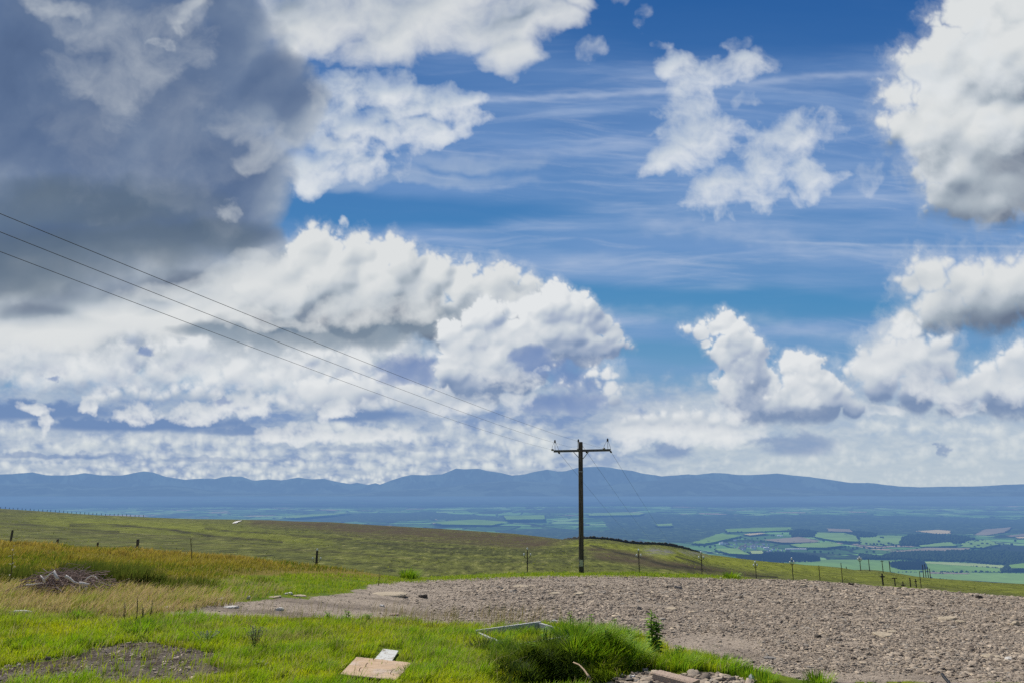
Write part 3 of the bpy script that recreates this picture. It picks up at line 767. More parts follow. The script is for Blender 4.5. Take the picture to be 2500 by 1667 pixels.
LUSH = [(1395, 1318), (1450, 1325), (1560, 1335), (1700, 1350), (1850, 1366), (2000, 1382), (2100, 1392), (2080, 1400), (1960, 1398), (1850, 1396), (1760, 1380), (1640, 1372), (1560, 1352), (1470, 1345), (1390, 1330)]
LUSH2 = [(60, 1262), (300, 1268), (420, 1276), (640, 1300), (820, 1322), (800, 1332), (640, 1318), (500, 1300), (300, 1296), (100, 1280)]
LUSH3 = [(1900, 1396), (2150, 1396), (2400, 1420), (2700, 1440), (2700, 1470), (2400, 1444), (2200, 1428), (1950, 1412)]
HEATH = [(590, 1264), (800, 1272), (1100, 1290), (1330, 1310), (1370, 1330), (1300, 1340), (1100, 1322), (900, 1308), (740, 1290), (600, 1280)]
HEATH2 = [(1425, 1336), (1500, 1340), (1600, 1362), (1700, 1380), (1860, 1402), (1860, 1410), (1700, 1396), (1560, 1380), (1450, 1362)]
SCREE = [(1570, 1340), (1600, 1338), (1640, 1346), (1635, 1356), (1580, 1354)]
SCREE2 = [(1660, 1344), (1700, 1346), (1740, 1354), (1735, 1360), (1680, 1356)]
mo = YY > YCR[None, :] * 1.8
wb = fbm(GX / 22., YY / 60., 5, 33)
qx, qy = PX + wb * 50, PY + wb * 9


def line_mask(pts, w):
    p = np.array(pts, float); yc = np.interp(PX, p[:, 0], p[:, 1], left=-999, right=-999) + wb * 5
    return np.exp(-((PY - yc) / w) ** 2) * mo


M_DARK_LINES = np.clip(line_mask([(170, 1283), (260, 1282), (330, 1287), (430, 1297), (520, 1310), (600, 1318), (690, 1326)], 3.2) + .7 * line_mask([(0, 1277), (80, 1284), (180, 1292), (290, 1300)], 2.6) + .8 * line_mask([(500, 1290), (600, 1300), (700, 1306), (860, 1318)], 2.4) +
                 line_mask([(1440, 1330), (1520, 1352), (1620, 1376), (1760, 1399), (1900, 1412)], 2.6) + .5 * line_mask([(1495, 1318), (1510, 1345), (1555, 1392)], 1.4) + .6 * line_mask([(870, 1322), (1000, 1330), (1100, 1338)], 2.) + .9 * line_mask([(1650, 1360), (1690, 1370), (1720, 1380)], 3.), 0, 1)  # peat edges, plus one thin faint dark line down the hump
SKIRT = np.concatenate([np.arange(len(GU))])
ga = {'gravel': ('FLOAT', M_GRAVEL), 'dirt': ('FLOAT', M_DIRT), 'dry': ('FLOAT', M_DRY), 'brow': ('FLOAT', M_BROW),
      'lush': ('FLOAT', np.maximum.reduce([soft_mask(LUSH, qx, qy, 12), .8 * soft_mask(LUSH2, qx, qy, 20), .7 * soft_mask(LUSH3, qx, qy, 12)]) * mo),
      'heath': ('FLOAT', np.maximum(soft_mask(HEATH, qx, qy, 16), soft_mask(HEATH2, qx, qy, 10)) * mo),
      'scree': ('FLOAT', np.maximum(soft_mask(SCREE, qx, PY, 8), soft_mask(SCREE2, qx, PY, 8)) * mo), 'dark_lines': ('FLOAT', M_DARK_LINES)}
nr, nc = GZ.shape
idx = np.arange(nr * nc).reshape(nr, nc)
quads = np.stack([idx[:-1, :-1], idx[:-1, 1:], idx[1:, 1:], idx[1:, :-1]], -1).reshape(-1, 4)
props(obj('ground', np.stack([GX, YY, GZ], -1).reshape(-1, 3), quads, ground_mat(), smooth=True, attrs=ga), kind='structure')
print('ground', round(time.time() - T0, 1))
# ----------------------------------------------------------------- sky backdrop (real dome far beyond the mountains)
def build_sky():
    img = paint_sky()
    ci = np.unique(np.concatenate([np.arange(0, 180, 5), np.arange(180, 1452), np.arange(1452, img.shape[1], 5), [img.shape[1] - 1]]))
    ri = np.unique(np.concatenate([np.arange(0, 146, 5), np.arange(146, 748), np.arange(748, img.shape[0], 4)]))
    c = img[np.ix_(ri, ci)]
    X, Y = np.meshgrid(_sx[ci].astype(float), _sy[ri].astype(float))
    x = (X - 1250) / F; v = (833.5 - Y) / F
    d = np.stack([x, CP - v * SP, SP + v * CP], -1); d /= np.linalg.norm(d, axis=-1, keepdims=True)
    n, m = X.shape; ix = np.arange(n * m).reshape(n, m)
    q = np.stack([ix[:-1, :-1], ix[1:, :-1], ix[1:, 1:], ix[:-1, 1:]], -1).reshape(-1, 4)
    col = np.concatenate([c, np.ones(c.shape[:2] + (1,), np.float32)], -1)
    t = NT('sky_with_clouds')
    em = t.n('ShaderNodeEmission', {'Color': t.attr('cloud', 'Color'), 'Strength': 1.0}).outputs[0]
    mat = t.finish(em)
    try: mat.cycles.emission_sampling = 'NONE'
    except Exception: pass
    o = obj('sky', (d * 70000).reshape(-1, 3), q, mat, attrs={'cloud': ('FLOAT_COLOR', col)})
    props(o, kind='structure')


build_sky()
print('sky', round(time.time() - T0, 1))

# ----------------------------------------------------------------- valley floor
VZ = -440.0
VU = np.linspace(-1.15, 1.15, 760)
VYs = np.exp(np.linspace(math.log(1300), math.log(60000), 640))
vu, vy = np.meshgrid(VU, VYs)
vx = vu * vy


def valley_h(x, y):
    d = np.sqrt(x * x + y * y)
    k = sstep(5200, 9000, d)
    return VZ + k * (34 * fbm(x / 3600., y / 3000., 4, 140) + 22 * fbm(x / 1500., y / 1200., 3, 143)) + sstep(20000, 34000, d) * 60 * fbm(x / 5200., y / 4200., 3, 147)


vz = valley_h(vx, vy)
vpx, vpy = pix(vx, vy, vz)
VW = fbm(vx / 420., vy / 900., 5, 151)
WOODBELT = [(1470, 1264), (1600, 1252), (1760, 1258), (1930, 1255), (2100, 1256), (2300, 1260), (2480, 1266), (2600, 1270), (2600, 1300), (2380, 1303), (2230, 1300), (2060, 1310), (1990, 1303), (1930, 1291), (1780, 1290), (1760, 1306), (1700, 1320), (1600, 1320), (1500, 1304)]
WOODS2 = [(700, 1268), (860, 1254), (1040, 1248), (1180, 1258), (1290, 1268), (1300, 1278), (1120, 1268), (960, 1272), (840, 1274)]
WOODS3 = [(1250, 1244), (1400, 1238), (1540, 1240), (1560, 1248), (1400, 1252), (1250, 1252)]
WOODS4 = [(1200, 1296), (1330, 1288), (1500, 1296), (1600, 1330), (1400, 1330)]
WOODS5 = [(240, 1254), (420, 1252), (620, 1258), (640, 1266), (400, 1264)]
WOODS6 = [(1560, 1226), (1900, 1222), (2300, 1228), (2560, 1236), (2560, 1250), (2200, 1244), (1800, 1240)]
wm = np.maximum.reduce([soft_mask(w, vpx + VW * 30, vpy + VW * 5, 5) for w in (WOODBELT, WOODS2, WOODS3, WOODS4)] + [.6 * soft_mask(w, vpx + VW * 40, vpy + VW * 6, 8) for w in (WOODS5, WOODS6)])


def farmland_mat():
    t = NT('farmland')
    p = t.pos()
    d = t.n('ShaderNodeVectorMath', {0: p}, operation='LENGTH').outputs['Value']
    wv = t.n('ShaderNodeTexNoise', {'Vector': p, 'Scale': .0011, 'Detail': 4.}).outputs['Color']
    q = t.n('ShaderNodeVectorMath', {0: t.n('ShaderNodeVectorMath', {0: wv, 1: (420, 420, 0)}, operation='MULTIPLY').outputs[0], 1: p}, operation='ADD').outputs[0]
    q = t.n('ShaderNodeVectorMath', {0: q, 1: (1, 1, 0)}, operation='MULTIPLY').outputs[0]
    v = t.n('ShaderNodeTexVoronoi', {'Vector': q, 'Scale': .0027, 'Randomness': .9}, feature='F1', distance='CHEBYCHEV')
    e = t.n('ShaderNodeTexVoronoi', {'Vector': q, 'Scale': .0027, 'Randomness': .9}, feature='DISTANCE_TO_EDGE')
    s = t.n('ShaderNodeSeparateColor', {0: v.outputs['Color']})
    fld = t.ramp(s.outputs[0], [(0, (.055, .13, .035)), (.18, (.13, .28, .07)), (.38, (.20, .40, .10)), (.54, (.085, .18, .045)), (.66, (.27, .45, .14)), (.80, (.03, .05, .025)), (.90, (.48, .36, .23)), (.95, (.09, .19, .05))], 'CONSTANT')
    fld = t.mix(t.math('MULTIPLY', t.noise(.02, 4., .6, p), .35), fld, (.05, .10, .03))
    woodn = t.noise(.0009, 6., .62, p)
    cop = t.noise(.006, 5., .65, p)
    spk = t.noise(.035, 3., .7, p)
    fld = t.mix(t.sm(e.outputs['Distance'], .055, .02), fld, (.018, .032, .018))
    fld = t.mix(t.math('MULTIPLY', t.sm(cop, .60, .66), .9), fld, (.018, .030, .017))
    fld = t.mix(t.sm(woodn, .58, .63), fld, t.mix(spk, (.010, .020, .014), (.035, .055, .025)))
    spk2 = t.noise(.011, 5., .7, p)
    dk = t.mix(t.sm(spk, .3, .7), (.012, .026, .018), (.06, .10, .045)); dk = t.mix(t.math('MULTIPLY', t.sm(spk2, .52, .66), .75), dk, (.13, .20, .075))
    wa = t.math('ADD', t.attr('wood'), t.math('MULTIPLY', t.math('SUBTRACT', cop, .55), 1.6))
    fld = t.mix(t.sm(wa, .30, .55), fld, dk)
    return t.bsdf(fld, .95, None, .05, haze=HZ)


farm = farmland_mat()
vn, vm = vz.shape
ix = np.arange(vn * vm).reshape(vn, vm)
q = np.stack([ix[:-1, :-1], ix[:-1, 1:], ix[1:, 1:], ix[1:, :-1]], -1).reshape(-1, 4)
props(obj('valley_floor', np.stack([vx, vy, vz], -1).reshape(-1, 3), q, farm, smooth=True, attrs={'wood': ('FLOAT', wm)}), kind='structure')


def valley_pt(px, py, lift=0.):
    u, a = ua(px, py); y = -VZ / float(a); return Vector((float(u) * y, y, VZ + lift))


HEDGES = []


def field(pts, col, k):
    P = [valley_pt(x, y, 1.2 + .9 * k) for x, y in pts]
    # subdivide the outline so that it wanders like a hedge line
    Q = []
    for i, p in enumerate(P):
        n = P[(i + 1) % len(P)]; L = (n - p).length; m = max(2, int(L / 60))
        for j in range(m):
            w = p.lerp(n, j / m)
            if j: w += Vector((random.uniform(-1, 1), random.uniform(-1, 1), 0)) * min(9, L * .04)
            Q.append(w)
    c = sum((Vector(p) for p in Q), Vector()) / len(Q)
    t = NT('field_grass')
    pp = t.pos((1, .6, 1)); n = t.noise(.016, 5., .6, pp); n2 = t.noise(.0045, 3., .5, pp)
    cc = t.mix(n, tuple(v * .62 for v in col), tuple(v * 1.25 for v in col)); cc = t.mix(t.math('MULTIPLY', t.sm(n2, .4, .65), .5), cc, tuple(v * .6 for v in col))
    HEDGES.append((P, k))
    o = obj('field', Q, [tuple(range(len(Q)))], t.bsdf(cc, .95, None, .05, haze=HZ))
    props(o, kind='structure')


GRN, GRN2, TAN, PNK, PALE = (.19, .33, .05), (.22, .36, .08), (.58, .46, .24), (.30, .25, .165), (.36, .44, .15)
for k, (pts, col) in enumerate([
    ([(1880, 1376), (2010, 1365.5), (2120, 1366), (2233, 1369.5), (2466, 1380.5), (2450, 1396), (2300, 1396), (2180, 1404), (2050, 1404), (1960, 1390)], GRN),
    ([(2233, 1370.5), (2340, 1373), (2466, 1380.8), (2461, 1388), (2360, 1381), (2245, 1374)], PALE),
    ([(2150, 1398), (2300, 1397), (2520, 1400), (2560, 1430), (2330, 1416), (2230, 1410)], GRN2),
    ([(2270, 1397), (2370, 1400), (2360, 1402.5), (2270, 1401)], PNK),
    ([(2165, 1347.5), (2260, 1338), (2372, 1338), (2356, 1344.5), (2235, 1349)], PNK),
    ([(2142, 1307), (2212, 1309), (2196, 1329), (2150, 1334), (2100, 1330), (2098, 1312)], GRN2),
    ([(2233, 1297.5), (2290, 1294), (2319, 1296), (2323, 1303.5), (2290, 1304.5)], TAN),
    ([(2378, 1307), (2405, 1293), (2470, 1288), (2456, 1300), (2410, 1308)], PNK),
    ([(2455, 1309), (2540, 1300), (2540, 1306), (2470, 1312)], PNK),
    ([(2480, 1313), (2540, 1309), (2540, 1316), (2486, 1316)], TAN),
    ([(2348, 1330), (2370, 1322), (2412, 1320), (2440, 1331), (2400, 1340), (2350, 1338)], GRN2),
    ([(2245, 1334), (2320, 1325), (2336, 1335), (2250, 1338)], GRN2),
    ([(1770, 1294), (1850, 1290), (1930, 1289), (1938, 1296), (1830, 1301), (1775, 1301)], GRN),
    ([(1815, 1306.5), (1858, 1303), (1870, 1305), (1832, 1309.5)], TAN),
    ([(1862, 1321), (1905, 1318), (1950, 1313.5), (2003, 1324), (1990, 1327.5), (1910, 1328)], PNK),
    ([(1930, 1333), (2030, 1326), (2060, 1335), (2020, 1341), (1950, 1340)], GRN2),
    ([(1995, 1303), (2060, 1304), (2092, 1312), (2096, 1326), (2040, 1324), (1990, 1314)], GRN2),
    ([(1690, 1330), (1755, 1307), (1812, 1311), (1780, 1319), (1720, 1332)], GRN),
    ([(1745, 1345), (1800, 1344), (1832, 1360), (1780, 1357)], GRN2),
    ([(1830, 1351), (1862, 1350), (1861, 1358), (1836, 1358)], PALE),
    ([(2020, 1294), (2075, 1296), (2082, 1303), (2022, 1301)], PNK),
    ([(2468, 1387), (2520, 1382), (2540, 1396), (2470, 1396)], GRN),
    ([(1600, 1284), (1640, 1281.5), (1642, 1287), (1606, 1288)], GRN2),
    ([(1435, 1257), (1520, 1253), (1575, 1255), (1560, 1260), (1440, 1262)], GRN2),
    ([(1230, 1262), (1330, 1260), (1330, 1271), (1235, 1272)], GRN),
    ([(690, 1264), (760, 1259), (860, 1254.5), (800, 1261), (720, 1268)], GRN2),
    ([(1050, 1279), (1160, 1272), (1240, 1278), (1200, 1287), (1080, 1285)], GRN)]):
    field(pts, col, k)

# ----------------------------------------------------------------- mountains
def sky_line(z, x0):
    return [(x0 + a / 1.8816, 1100 + b / 1.8816) for a, b in z]


RIDGE = sky_line([(0, 108), (60, 106), (150, 98), (210, 112), (300, 113), (390, 102), (470, 112), (560, 113), (610, 102), (660, 94), (700, 98), (760, 118), (850, 132), (930, 126), (990, 128), (1020, 120), (1060, 116), (1110, 118), (1165, 137),
                  (1230, 130), (1290, 135), (1370, 122), (1430, 130), (1490, 128), (1550, 142), (1610, 152), (1640, 146), (1690, 155), (1725, 148), (1745, 154), (1790, 138), (1850, 118), (1890, 110), (1960, 111), (2030, 107), (2060, 95), (2095, 80), (2130, 85), (2200, 82), (2240, 92), (2300, 100)], 0) + \
    sky_line([(0, 113), (60, 107), (110, 95), (160, 86), (210, 94), (250, 92), (300, 78), (350, 74), (410, 72), (450, 76), (490, 84), (550, 90), (610, 105), (690, 116), (750, 112), (810, 106), (850, 110), (920, 100), (980, 103), (1040, 110), (1100, 110), (1160, 107), (1220, 104), (1290, 112), (1370, 120), (1460, 132),
              (1560, 147), (1640, 146), (1690, 152), (1780, 163), (1860, 166), (1960, 165), (2060, 163), (2160, 162), (2250, 156), (2352, 152)], 1250)
RIDGE = [(-900, 1160), (-500, 1150), (-200, 1152)] + RIDGE + [(2700, 1178), (3200, 1176)]
FRONT = [(-900, 1185), (0, 1182), (130, 1178), (260, 1190), (330, 1186), (400, 1183), (460, 1188), (520, 1198), (600, 1202), (760, 1204), (880, 1203), (960, 1196), (1060, 1190), (1150, 1180), (1240, 1172), (1330, 1176), (1430, 1190), (1500, 1180), (1600, 1172), (1680, 1165), (1760, 1170), (1850, 1185), (1960, 1196), (2100, 1200), (2400, 1199), (3200, 1197)]


def range_of(pts, name, Y0, Y1, base_a, seed, amp, mat):
    u, a = poly(pts); U = np.linspace(-1.12, 1.12, 1500); A = np.interp(U, u, a)
    A = A + .0006 * fbm(U * 60, U * 0, 4, seed)
    S = np.linspace(0, 1, 90)
    us, ss = np.meshgrid(U, S); y = Y0 + (Y1 - Y0) * ss
    top = -A[None, :] * Y1; bot = -base_a * Y0
    rid = fbm(us * 34 + .5 * fbm(us * 12, ss * 2, 3, seed + 8), ss * 2.2, 6, seed + 3, kind='b', gain=.58)
    prof = ss ** 1.15
    z = bot + (top - bot) * prof + rid * amp * np.sin(np.pi * np.clip(ss, 0, 1)) * np.clip((top - bot) / 700., .25, 1.3)
    lim = -(A[None, :] + .0002) * y
    z = np.minimum(z, np.where(ss < 1, lim + 0 * y, top))
    z = np.concatenate([z, np.full((1, len(U)), -900.)]); y = np.concatenate([y, np.full((1, len(U)), Y1 * 1.12)]); us = np.concatenate([us, us[:1]])
    n, m = z.shape; ix = np.arange(n * m).reshape(n, m)
    q = np.stack([ix[:-1, :-1], ix[:-1, 1:], ix[1:, 1:], ix[1:, :-1]], -1).reshape(-1, 4)
    props(obj(name, np.stack([us * y, y, z], -1).reshape(-1, 3), q, mat, smooth=True), kind='structure')


def fell_mat(name, mx):
    t = NT(name); p = t.pos((1, 1, 1.6))
    n = t.noise(.0016, 7., .66, p, .5); n2 = t.noise(.0005, 5., .6, p)
    c = t.mix(t.sm(n, .35, .68), (.02, .04, .015), (.24, .24, .11)); c = t.mix(t.sm(n2, .48, .58), c, (.40, .42, .22))  # sunlit facets and cloud shadow put into the colour as broad patches
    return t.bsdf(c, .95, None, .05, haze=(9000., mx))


range_of(RIDGE, 'mountains', 31000., 40000., .0145, 160, 700., fell_mat('far_fells', .72))
range_of(FRONT, 'hills', 26000., 31000., .0165, 170, 200., fell_mat('near_fells', .70))
print('far', round(time.time() - T0, 1))

# ----------------------------------------------------------------- woods, trees and village in the valley
def wood_mat(name, a, b):
    t = NT(name); p = t.pos()
    return t.bsdf(t.mix(t.noise(.05, 4., .7, p), a, b), .95, None, .05, haze=HZ)


M_CON = wood_mat('conifer_foliage', (.010, .020, .012), (.035, .055, .026))
M_DEC = wood_mat('leaf_foliage', (.016, .032, .012), (.05, .085, .028))
M_BARK = simple('far_bark', (.06, .05, .04), haze=HZ)


def crown_tpl(seed, conifer):
    rng = np.random.RandomState(seed); V, Fc = [], []
    if conifer:
        n = 7; rings = [(1., .12), (.8, .4), (.45, .75), (.02, 1.)]
    else:
        n = 8; rings = [(.55, .12), (1., .38), (.95, .62), (.6, .88), (.05, 1.)]
    for r, z in rings:
        for k in range(n):
            q = 2 * math.pi * (k + rng.uniform(-.25, .25)) / n; rr = r * rng.uniform(.72, 1.2)
            V.append((rr * math.cos(q), rr * math.sin(q), z + rng.uniform(-.07, .07)))
    m = len(rings)
    for i in range(m - 1):
        for k in range(n): Fc.append((i * n + k, i * n + (k + 1) % n, (i + 1) * n + (k + 1) % n, (i + 1) * n + k))
    return np.array(V), np.array(Fc)


def scatter(tpls, pos, scl, rot, pick=None, extra=None):
    """many copies of small templates as one big quad mesh (numpy)"""
    N = len(pos); pick = np.random.RandomState(1).randint(0, len(tpls), N) if pick is None else pick
    VV, FF, off, EE = [], [], 0, []
    for k, (V, Fc) in enumerate(tpls):
        s = np.where(pick == k)[0]
        if not len(s): continue
        if rot.ndim == 1:
            c, sn = np.cos(rot[s]), np.sin(rot[s]); z = np.zeros_like(c); o = np.ones_like(c)
            Mx = np.stack([np.stack([c, -sn, z], -1), np.stack([sn, c, z], -1), np.stack([z, z, o], -1)], 1)
        else: Mx = rot[s]
        W = np.einsum('nij,nvj->nvi', Mx, V[None] * scl[s][:, None, :]) + pos[s][:, None, :]
        nv = V.shape[0]
        VV.append(W.reshape(-1, 3)); FF.append((Fc[None] + (np.arange(len(s)) * nv)[:, None, None] + off).reshape(-1, Fc.shape[1])); off += len(s) * nv
        if extra is not None: EE.append(np.repeat(extra[s], nv, axis=0))
    return np.concatenate(VV), np.concatenate(FF), (np.concatenate(EE) if extra is not None else None)


def wood(pts, label, conifer, n, h, seed):
    rng = np.random.RandomState(seed)
    P = [valley_pt(x, y) for x, y in pts]; xy = [(p.x, p.y) for p in P]
    x0, x1 = min(p[0] for p in xy), max(p[0] for p in xy); y0, y1 = min(p[1] for p in xy), max(p[1] for p in xy)
    cx = rng.uniform(x0, x1, n * 6); cy = rng.uniform(y0, y1, n * 6)
    w = fbm(cx / 130., cy / 130., 4, seed) * 60
    k = inpoly(cx + w, cy + w, xy); cx, cy = cx[k][:n], cy[k][:n]
    hh = h * rng.uniform(.65, 1.2, len(cx)); r = hh * (rng.uniform(.22, .34, len(cx)) if conifer else rng.uniform(.4, .62, len(cx)))
    V, Fc, _ = scatter([crown_tpl(seed + i, conifer) for i in range(4)], np.stack([cx, cy, np.full(len(cx), VZ + .2)], -1), np.stack([r, r, hh], -1), rng.uniform(0, 6.28, len(cx)))
    o = obj('conifer_wood' if conifer else 'broadleaf_wood', V, Fc, M_CON if conifer else M_DEC)
    props(o, label, 'wood', None, 'stuff')


wood([(2172, 1377), (2190, 1375), (2256, 1374), (2263, 1390), (2202, 1391), (2178, 1385)], 'dark oval conifer plantation standing alone in the bright green field', True, 1500, 17, 210)
wood([(2202, 1315), (2222, 1306), (2270, 1306), (2355, 1310), (2379, 1317), (2343, 1327), (2287, 1328), (2236, 1333), (2195, 1334)], 'dark wood between the tan field and the long pinkish field', False, 1500, 17, 220)
wood([(2100, 1355), (2148, 1360), (2185, 1351), (2270, 1347.5), (2355, 1346), (2530, 1352), (2530, 1373), (2466, 1379), (2355, 1371), (2233, 1368.5), (2185, 1366), (2100, 1365)], 'long dark belt of woodland along the top edge of the green field at right', False, 3600, 15, 230)
wood([(1800, 1352), (1890, 1350), (1960, 1352), (2000, 1362), (2001, 1370), (1900, 1374), (1800, 1366)], 'dark plantation below the village just above the moor edge', True, 1700, 16, 240)
wood([(2055, 1296), (2098, 1298), (2142, 1303), (2138, 1312), (2100, 1313), (2060, 1308)], 'small dark wood left of the light green rectangular field', False, 500, 15, 250)
wood([(1920, 1294), (1965, 1292), (1998, 1300), (1996, 1311), (1935, 1312)], 'dark copse above the village beside the white farm', False, 500, 15, 260)
wood([(2466, 1379), (2500, 1376), (2530, 1384), (2500, 1390), (2470, 1398), (2440, 1398), (2452, 1388)], 'wedge of dark trees running down to the field corner at far right', False, 420, 14, 270)


hr = np.random.RandomState(66); hx, hh_ = [], []
for P, k in HEDGES:
    for i, p in enumerate(P):
        n_ = P[(i + 1) % len(P)]; L_ = (n_ - p).length
        if k < 4 and hr.rand() < .35: continue
        for j in range(int(L_ / 9)):
            w = p.lerp(n_, (j + hr.rand()) * 9 / L_)
            if hr.rand() < .75: hx.append((w.x + hr.normal(0, 4), w.y + hr.normal(0, 5), VZ + 1)); hh_.append(hr.choice((3.5, 4.5, 6.5, 9.5), p=(.4, .3, .2, .1)))
hx, hh_ = np.array(hx), np.array(hh_)
V, Fc, _ = scatter([crown_tpl(290 + i, False) for i in range(4)], hx, np.stack([hh_ * .75, hh_ * .6, hh_], -1), hr.uniform(0, 6.28, len(hx)))
props(obj('hedgerows', V, Fc, M_DEC), 'dark hedges and bushes lining the valley fields', 'hedge', None, 'stuff')


def tree_mesh(seed):
    rng = np.random.RandomState(seed); n = 26
    d = rng.normal(size=(n, 3)); d /= np.linalg.norm(d, axis=1, keepdims=True)
    pos = d * rng.uniform(.25, .75, (n, 1)) * np.array([1, 1, .9]) + np.array([0, 0, 1.25])
    s = rng.uniform(.28, .5, n)
    V, Fc, _ = scatter([crown_tpl(seed * 3 + i, False) for i in range(3)], pos - np.array([0, 0, .3]), np.stack([s, s, s * 1.3], -1), rng.uniform(0, 6.28, n))
    return V, Fc


TREES = []
for i in range(4):
    V, Fc = tree_mesh(30 + i)
    r = empty('broadleaf_tree', (0, 0, 0), None, 'tree'); r['label'] = 'lone dark tree'
    c = obj('crown', V, Fc, M_DEC, r); tb = MB().tube([(0, 0, -.1), (.02, 0, .5), (0, .03, 1.0)], [.10, .08, .05], 6).build('trunk', M_BARK, r)
    TREES.append((r, c, tb))


def copy_thing(root, loc, rz=0., sc=1., label=None, group=None):
    c = root.copy(); COL.objects.link(c); c.location = loc; c.rotation_euler[2] = rz; c.scale = (sc, sc, sc)
    if label: c['label'] = label
    if group: c['group'] = group
    for ch in root.children:
        k = ch.copy(); COL.objects.link(k); k.parent = c
        for g in ch.children:
            k2 = g.copy(); COL.objects.link(k2); k2.parent = k
    return c


_used = set()


def place_first(root, key, loc, rz, sc, label, group):
    if key not in _used:
        _used.add(key); root.location = loc; root.rotation_euler[2] = rz; root.scale = (sc, sc, sc); root['label'] = label; root['group'] = group; return root
    return copy_thing(root, loc, rz, sc, label, group)


rng = random.Random(8)
def zoomA(x, y): return 1700 + x / 5.88, 1250 + y / 5.88
def zoomB(x, y): return 2100 + x / 5.88, 1250 + y / 5.88


groups = [
    ('dark tree in the hedge lines right of the village', 'hedgerow trees right of the village', [zoomA(x, y) for x, y in ((1410, 445), (1530, 440), (1640, 445), (1440, 470), (1500, 480), (1570, 470), (1640, 470), (1700, 470), (1780, 460), (1830, 430), (1930, 380), (1950, 470), (2040, 490), (2110, 450), (2150, 440), (2210, 450), (2290, 460), (2340, 460), (1860, 520), (1900, 540), (1980, 545), (2060, 540), (2140, 520), (2190, 510), (2250, 530), (2310, 530), (1600, 560), (1700, 590), (1790, 590), (1900, 600), (1960, 600), (2060, 620))]),
    ('dark tree in the fields around the village', 'trees around the village', [zoomA(x, y) for x, y in ((60, 440), (40, 500), (120, 510), (180, 445), (200, 520), (270, 500), (280, 560), (330, 400), (500, 380), (590, 390), (630, 390), (700, 400), (800, 395), (930, 430), (1180, 430), (990, 390), (480, 300), (550, 300), (600, 300), (650, 300), (930, 290), (1000, 295), (1080, 345), (1110, 350), (330, 600), (410, 610), (760, 620), (820, 430), (880, 390), (1240, 320), (2140, 345), (2160, 350), (1960, 290), (1900, 300))]),
    ('small round tree dotting the pale green field at far right', 'trees dotted over the pale field at right', [zoomB(x, y) for x, y in ((1500, 460), (1560, 450), (1600, 480), (1650, 440), (1700, 500), (1690, 430), (1760, 470), (1760, 420), (1830, 475), (1800, 430), (1880, 490), (1940, 450), (1650, 520), (1740, 540), (1620, 560), (1560, 560), (1810, 580), (1880, 540), (2000, 500), (2060, 470), (1990, 580), (2080, 560), (2140, 530), (1520, 555), (1930, 590), (2060, 600), (2180, 480), (2230, 430))]),
    ('dark tree in the hedge below the light green field', 'trees below the light green field', [zoomB(x, y) for x, y in ((10, 450), (90, 470), (150, 475), (200, 480), (270, 440), (250, 480), (300, 480), (340, 490), (410, 470), (450, 475), (480, 490), (520, 500), (300, 375), (330, 380), (760, 490), (640, 490), (60, 520), (140, 540), (220, 530), (300, 540), (100, 590), (200, 590))])]
for gi, (lab, grp, pts) in enumerate(groups):
    for j, (px, py) in enumerate(pts):
        k = rng.randrange(4)
        place_first(TREES[k][0], 'tree%d' % k, valley_pt(px, py, .3), rng.uniform(0, 6.28), rng.uniform(6.5, 11.), lab, grp)

# village
M_WALL = [simple('pale_render', (.62, .60, .56), var=.1, scale=.3, haze=HZ), simple('grey_stone', (.30, .28, .27), var=.2, scale=.5, haze=HZ), simple('white_render', (.85, .85, .83), var=.05, scale=.3, haze=HZ)]
M_ROOF = [simple('slate_roof', (.13, .135, .15), var=.2, scale=1., haze=HZ), simple('brown_roof', (.22, .15, .12), var=.2, scale=1., haze=HZ), simple('light_metal_roof', (.75, .76, .76), var=.05, scale=.5, haze=HZ)]


def house_mesh(L, W, H, RH):
    x, y = L / 2, W / 2
    wv = [(-x, -y, 0), (x, -y, 0), (x, y, 0), (-x, y, 0), (-x, -y, H), (x, -y, H), (x, y, H), (-x, y, H), (-x, 0, H + RH), (x, 0, H + RH)]
    wf = [(0, 1, 5, 4), (2, 3, 7, 6), (1, 2, 6, 9, 5), (3, 0, 4, 8, 7)]
    e = .35
    rv = [(-x - e, -y - e, H - .15), (x + e, -y - e, H - .15), (x + e, 0, H + RH + .12), (-x - e, 0, H + RH + .12), (-x - e, y + e, H - .15), (x + e, y + e, H - .15)]
    rf = [(0, 1, 2, 3), (3, 2, 5, 4)]
    return wv, wf, rv, rf


def house(name, L, W, H, RH, mw, mr, label, cat, chim=True):
    r = empty(name, (0, 0, 0), label, cat)
    wv, wf, rv, rf = house_mesh(L, W, H, RH)
    obj('wall', wv, wf, mw, r); ro = obj('roof', rv, rf, mr, r)
    if chim: MB().beam((L * .36, 0, H + RH * .5), (L * .36, 0, H + RH + 1.4), .9, .9, up=(1, 0, 0), bev=.02).build('chimney', M_WALL[1], ro)
    return r


HS = [house('village_house', 13, 8, 5.5, 3.4, M_WALL[0], M_ROOF[0], 'x', 'house'), house('village_house', 17, 9, 6, 3.6, M_WALL[2], M_ROOF[0], 'x', 'house'), house('village_house', 12, 8, 5, 3.2, M_WALL[1], M_ROOF[1], 'x', 'house')]
hp = []
for i in range(74):
    while True:
        x, y = rng.gauss(760, 260), rng.gauss(490, 55)
        if inpoly(np.array([x]), np.array([y]), [(360, 400), (560, 400), (780, 430), (1000, 440), (1080, 500), (1300, 520), (1460, 580), (1300, 610), (900, 590), (640, 560), (480, 480), (350, 470)])[0]: break
    hp.append((x, y))
for i, (x, y) in enumerate(hp):
    k = rng.choice((0, 0, 1, 2))
    place_first(HS[k], 'house%d' % k, valley_pt(*zoomA(x, y), lift=.2), rng.uniform(0, 3.14), rng.uniform(.9, 1.35), 'tiny pale house in the cluster of the far valley village', 'houses of the valley village')
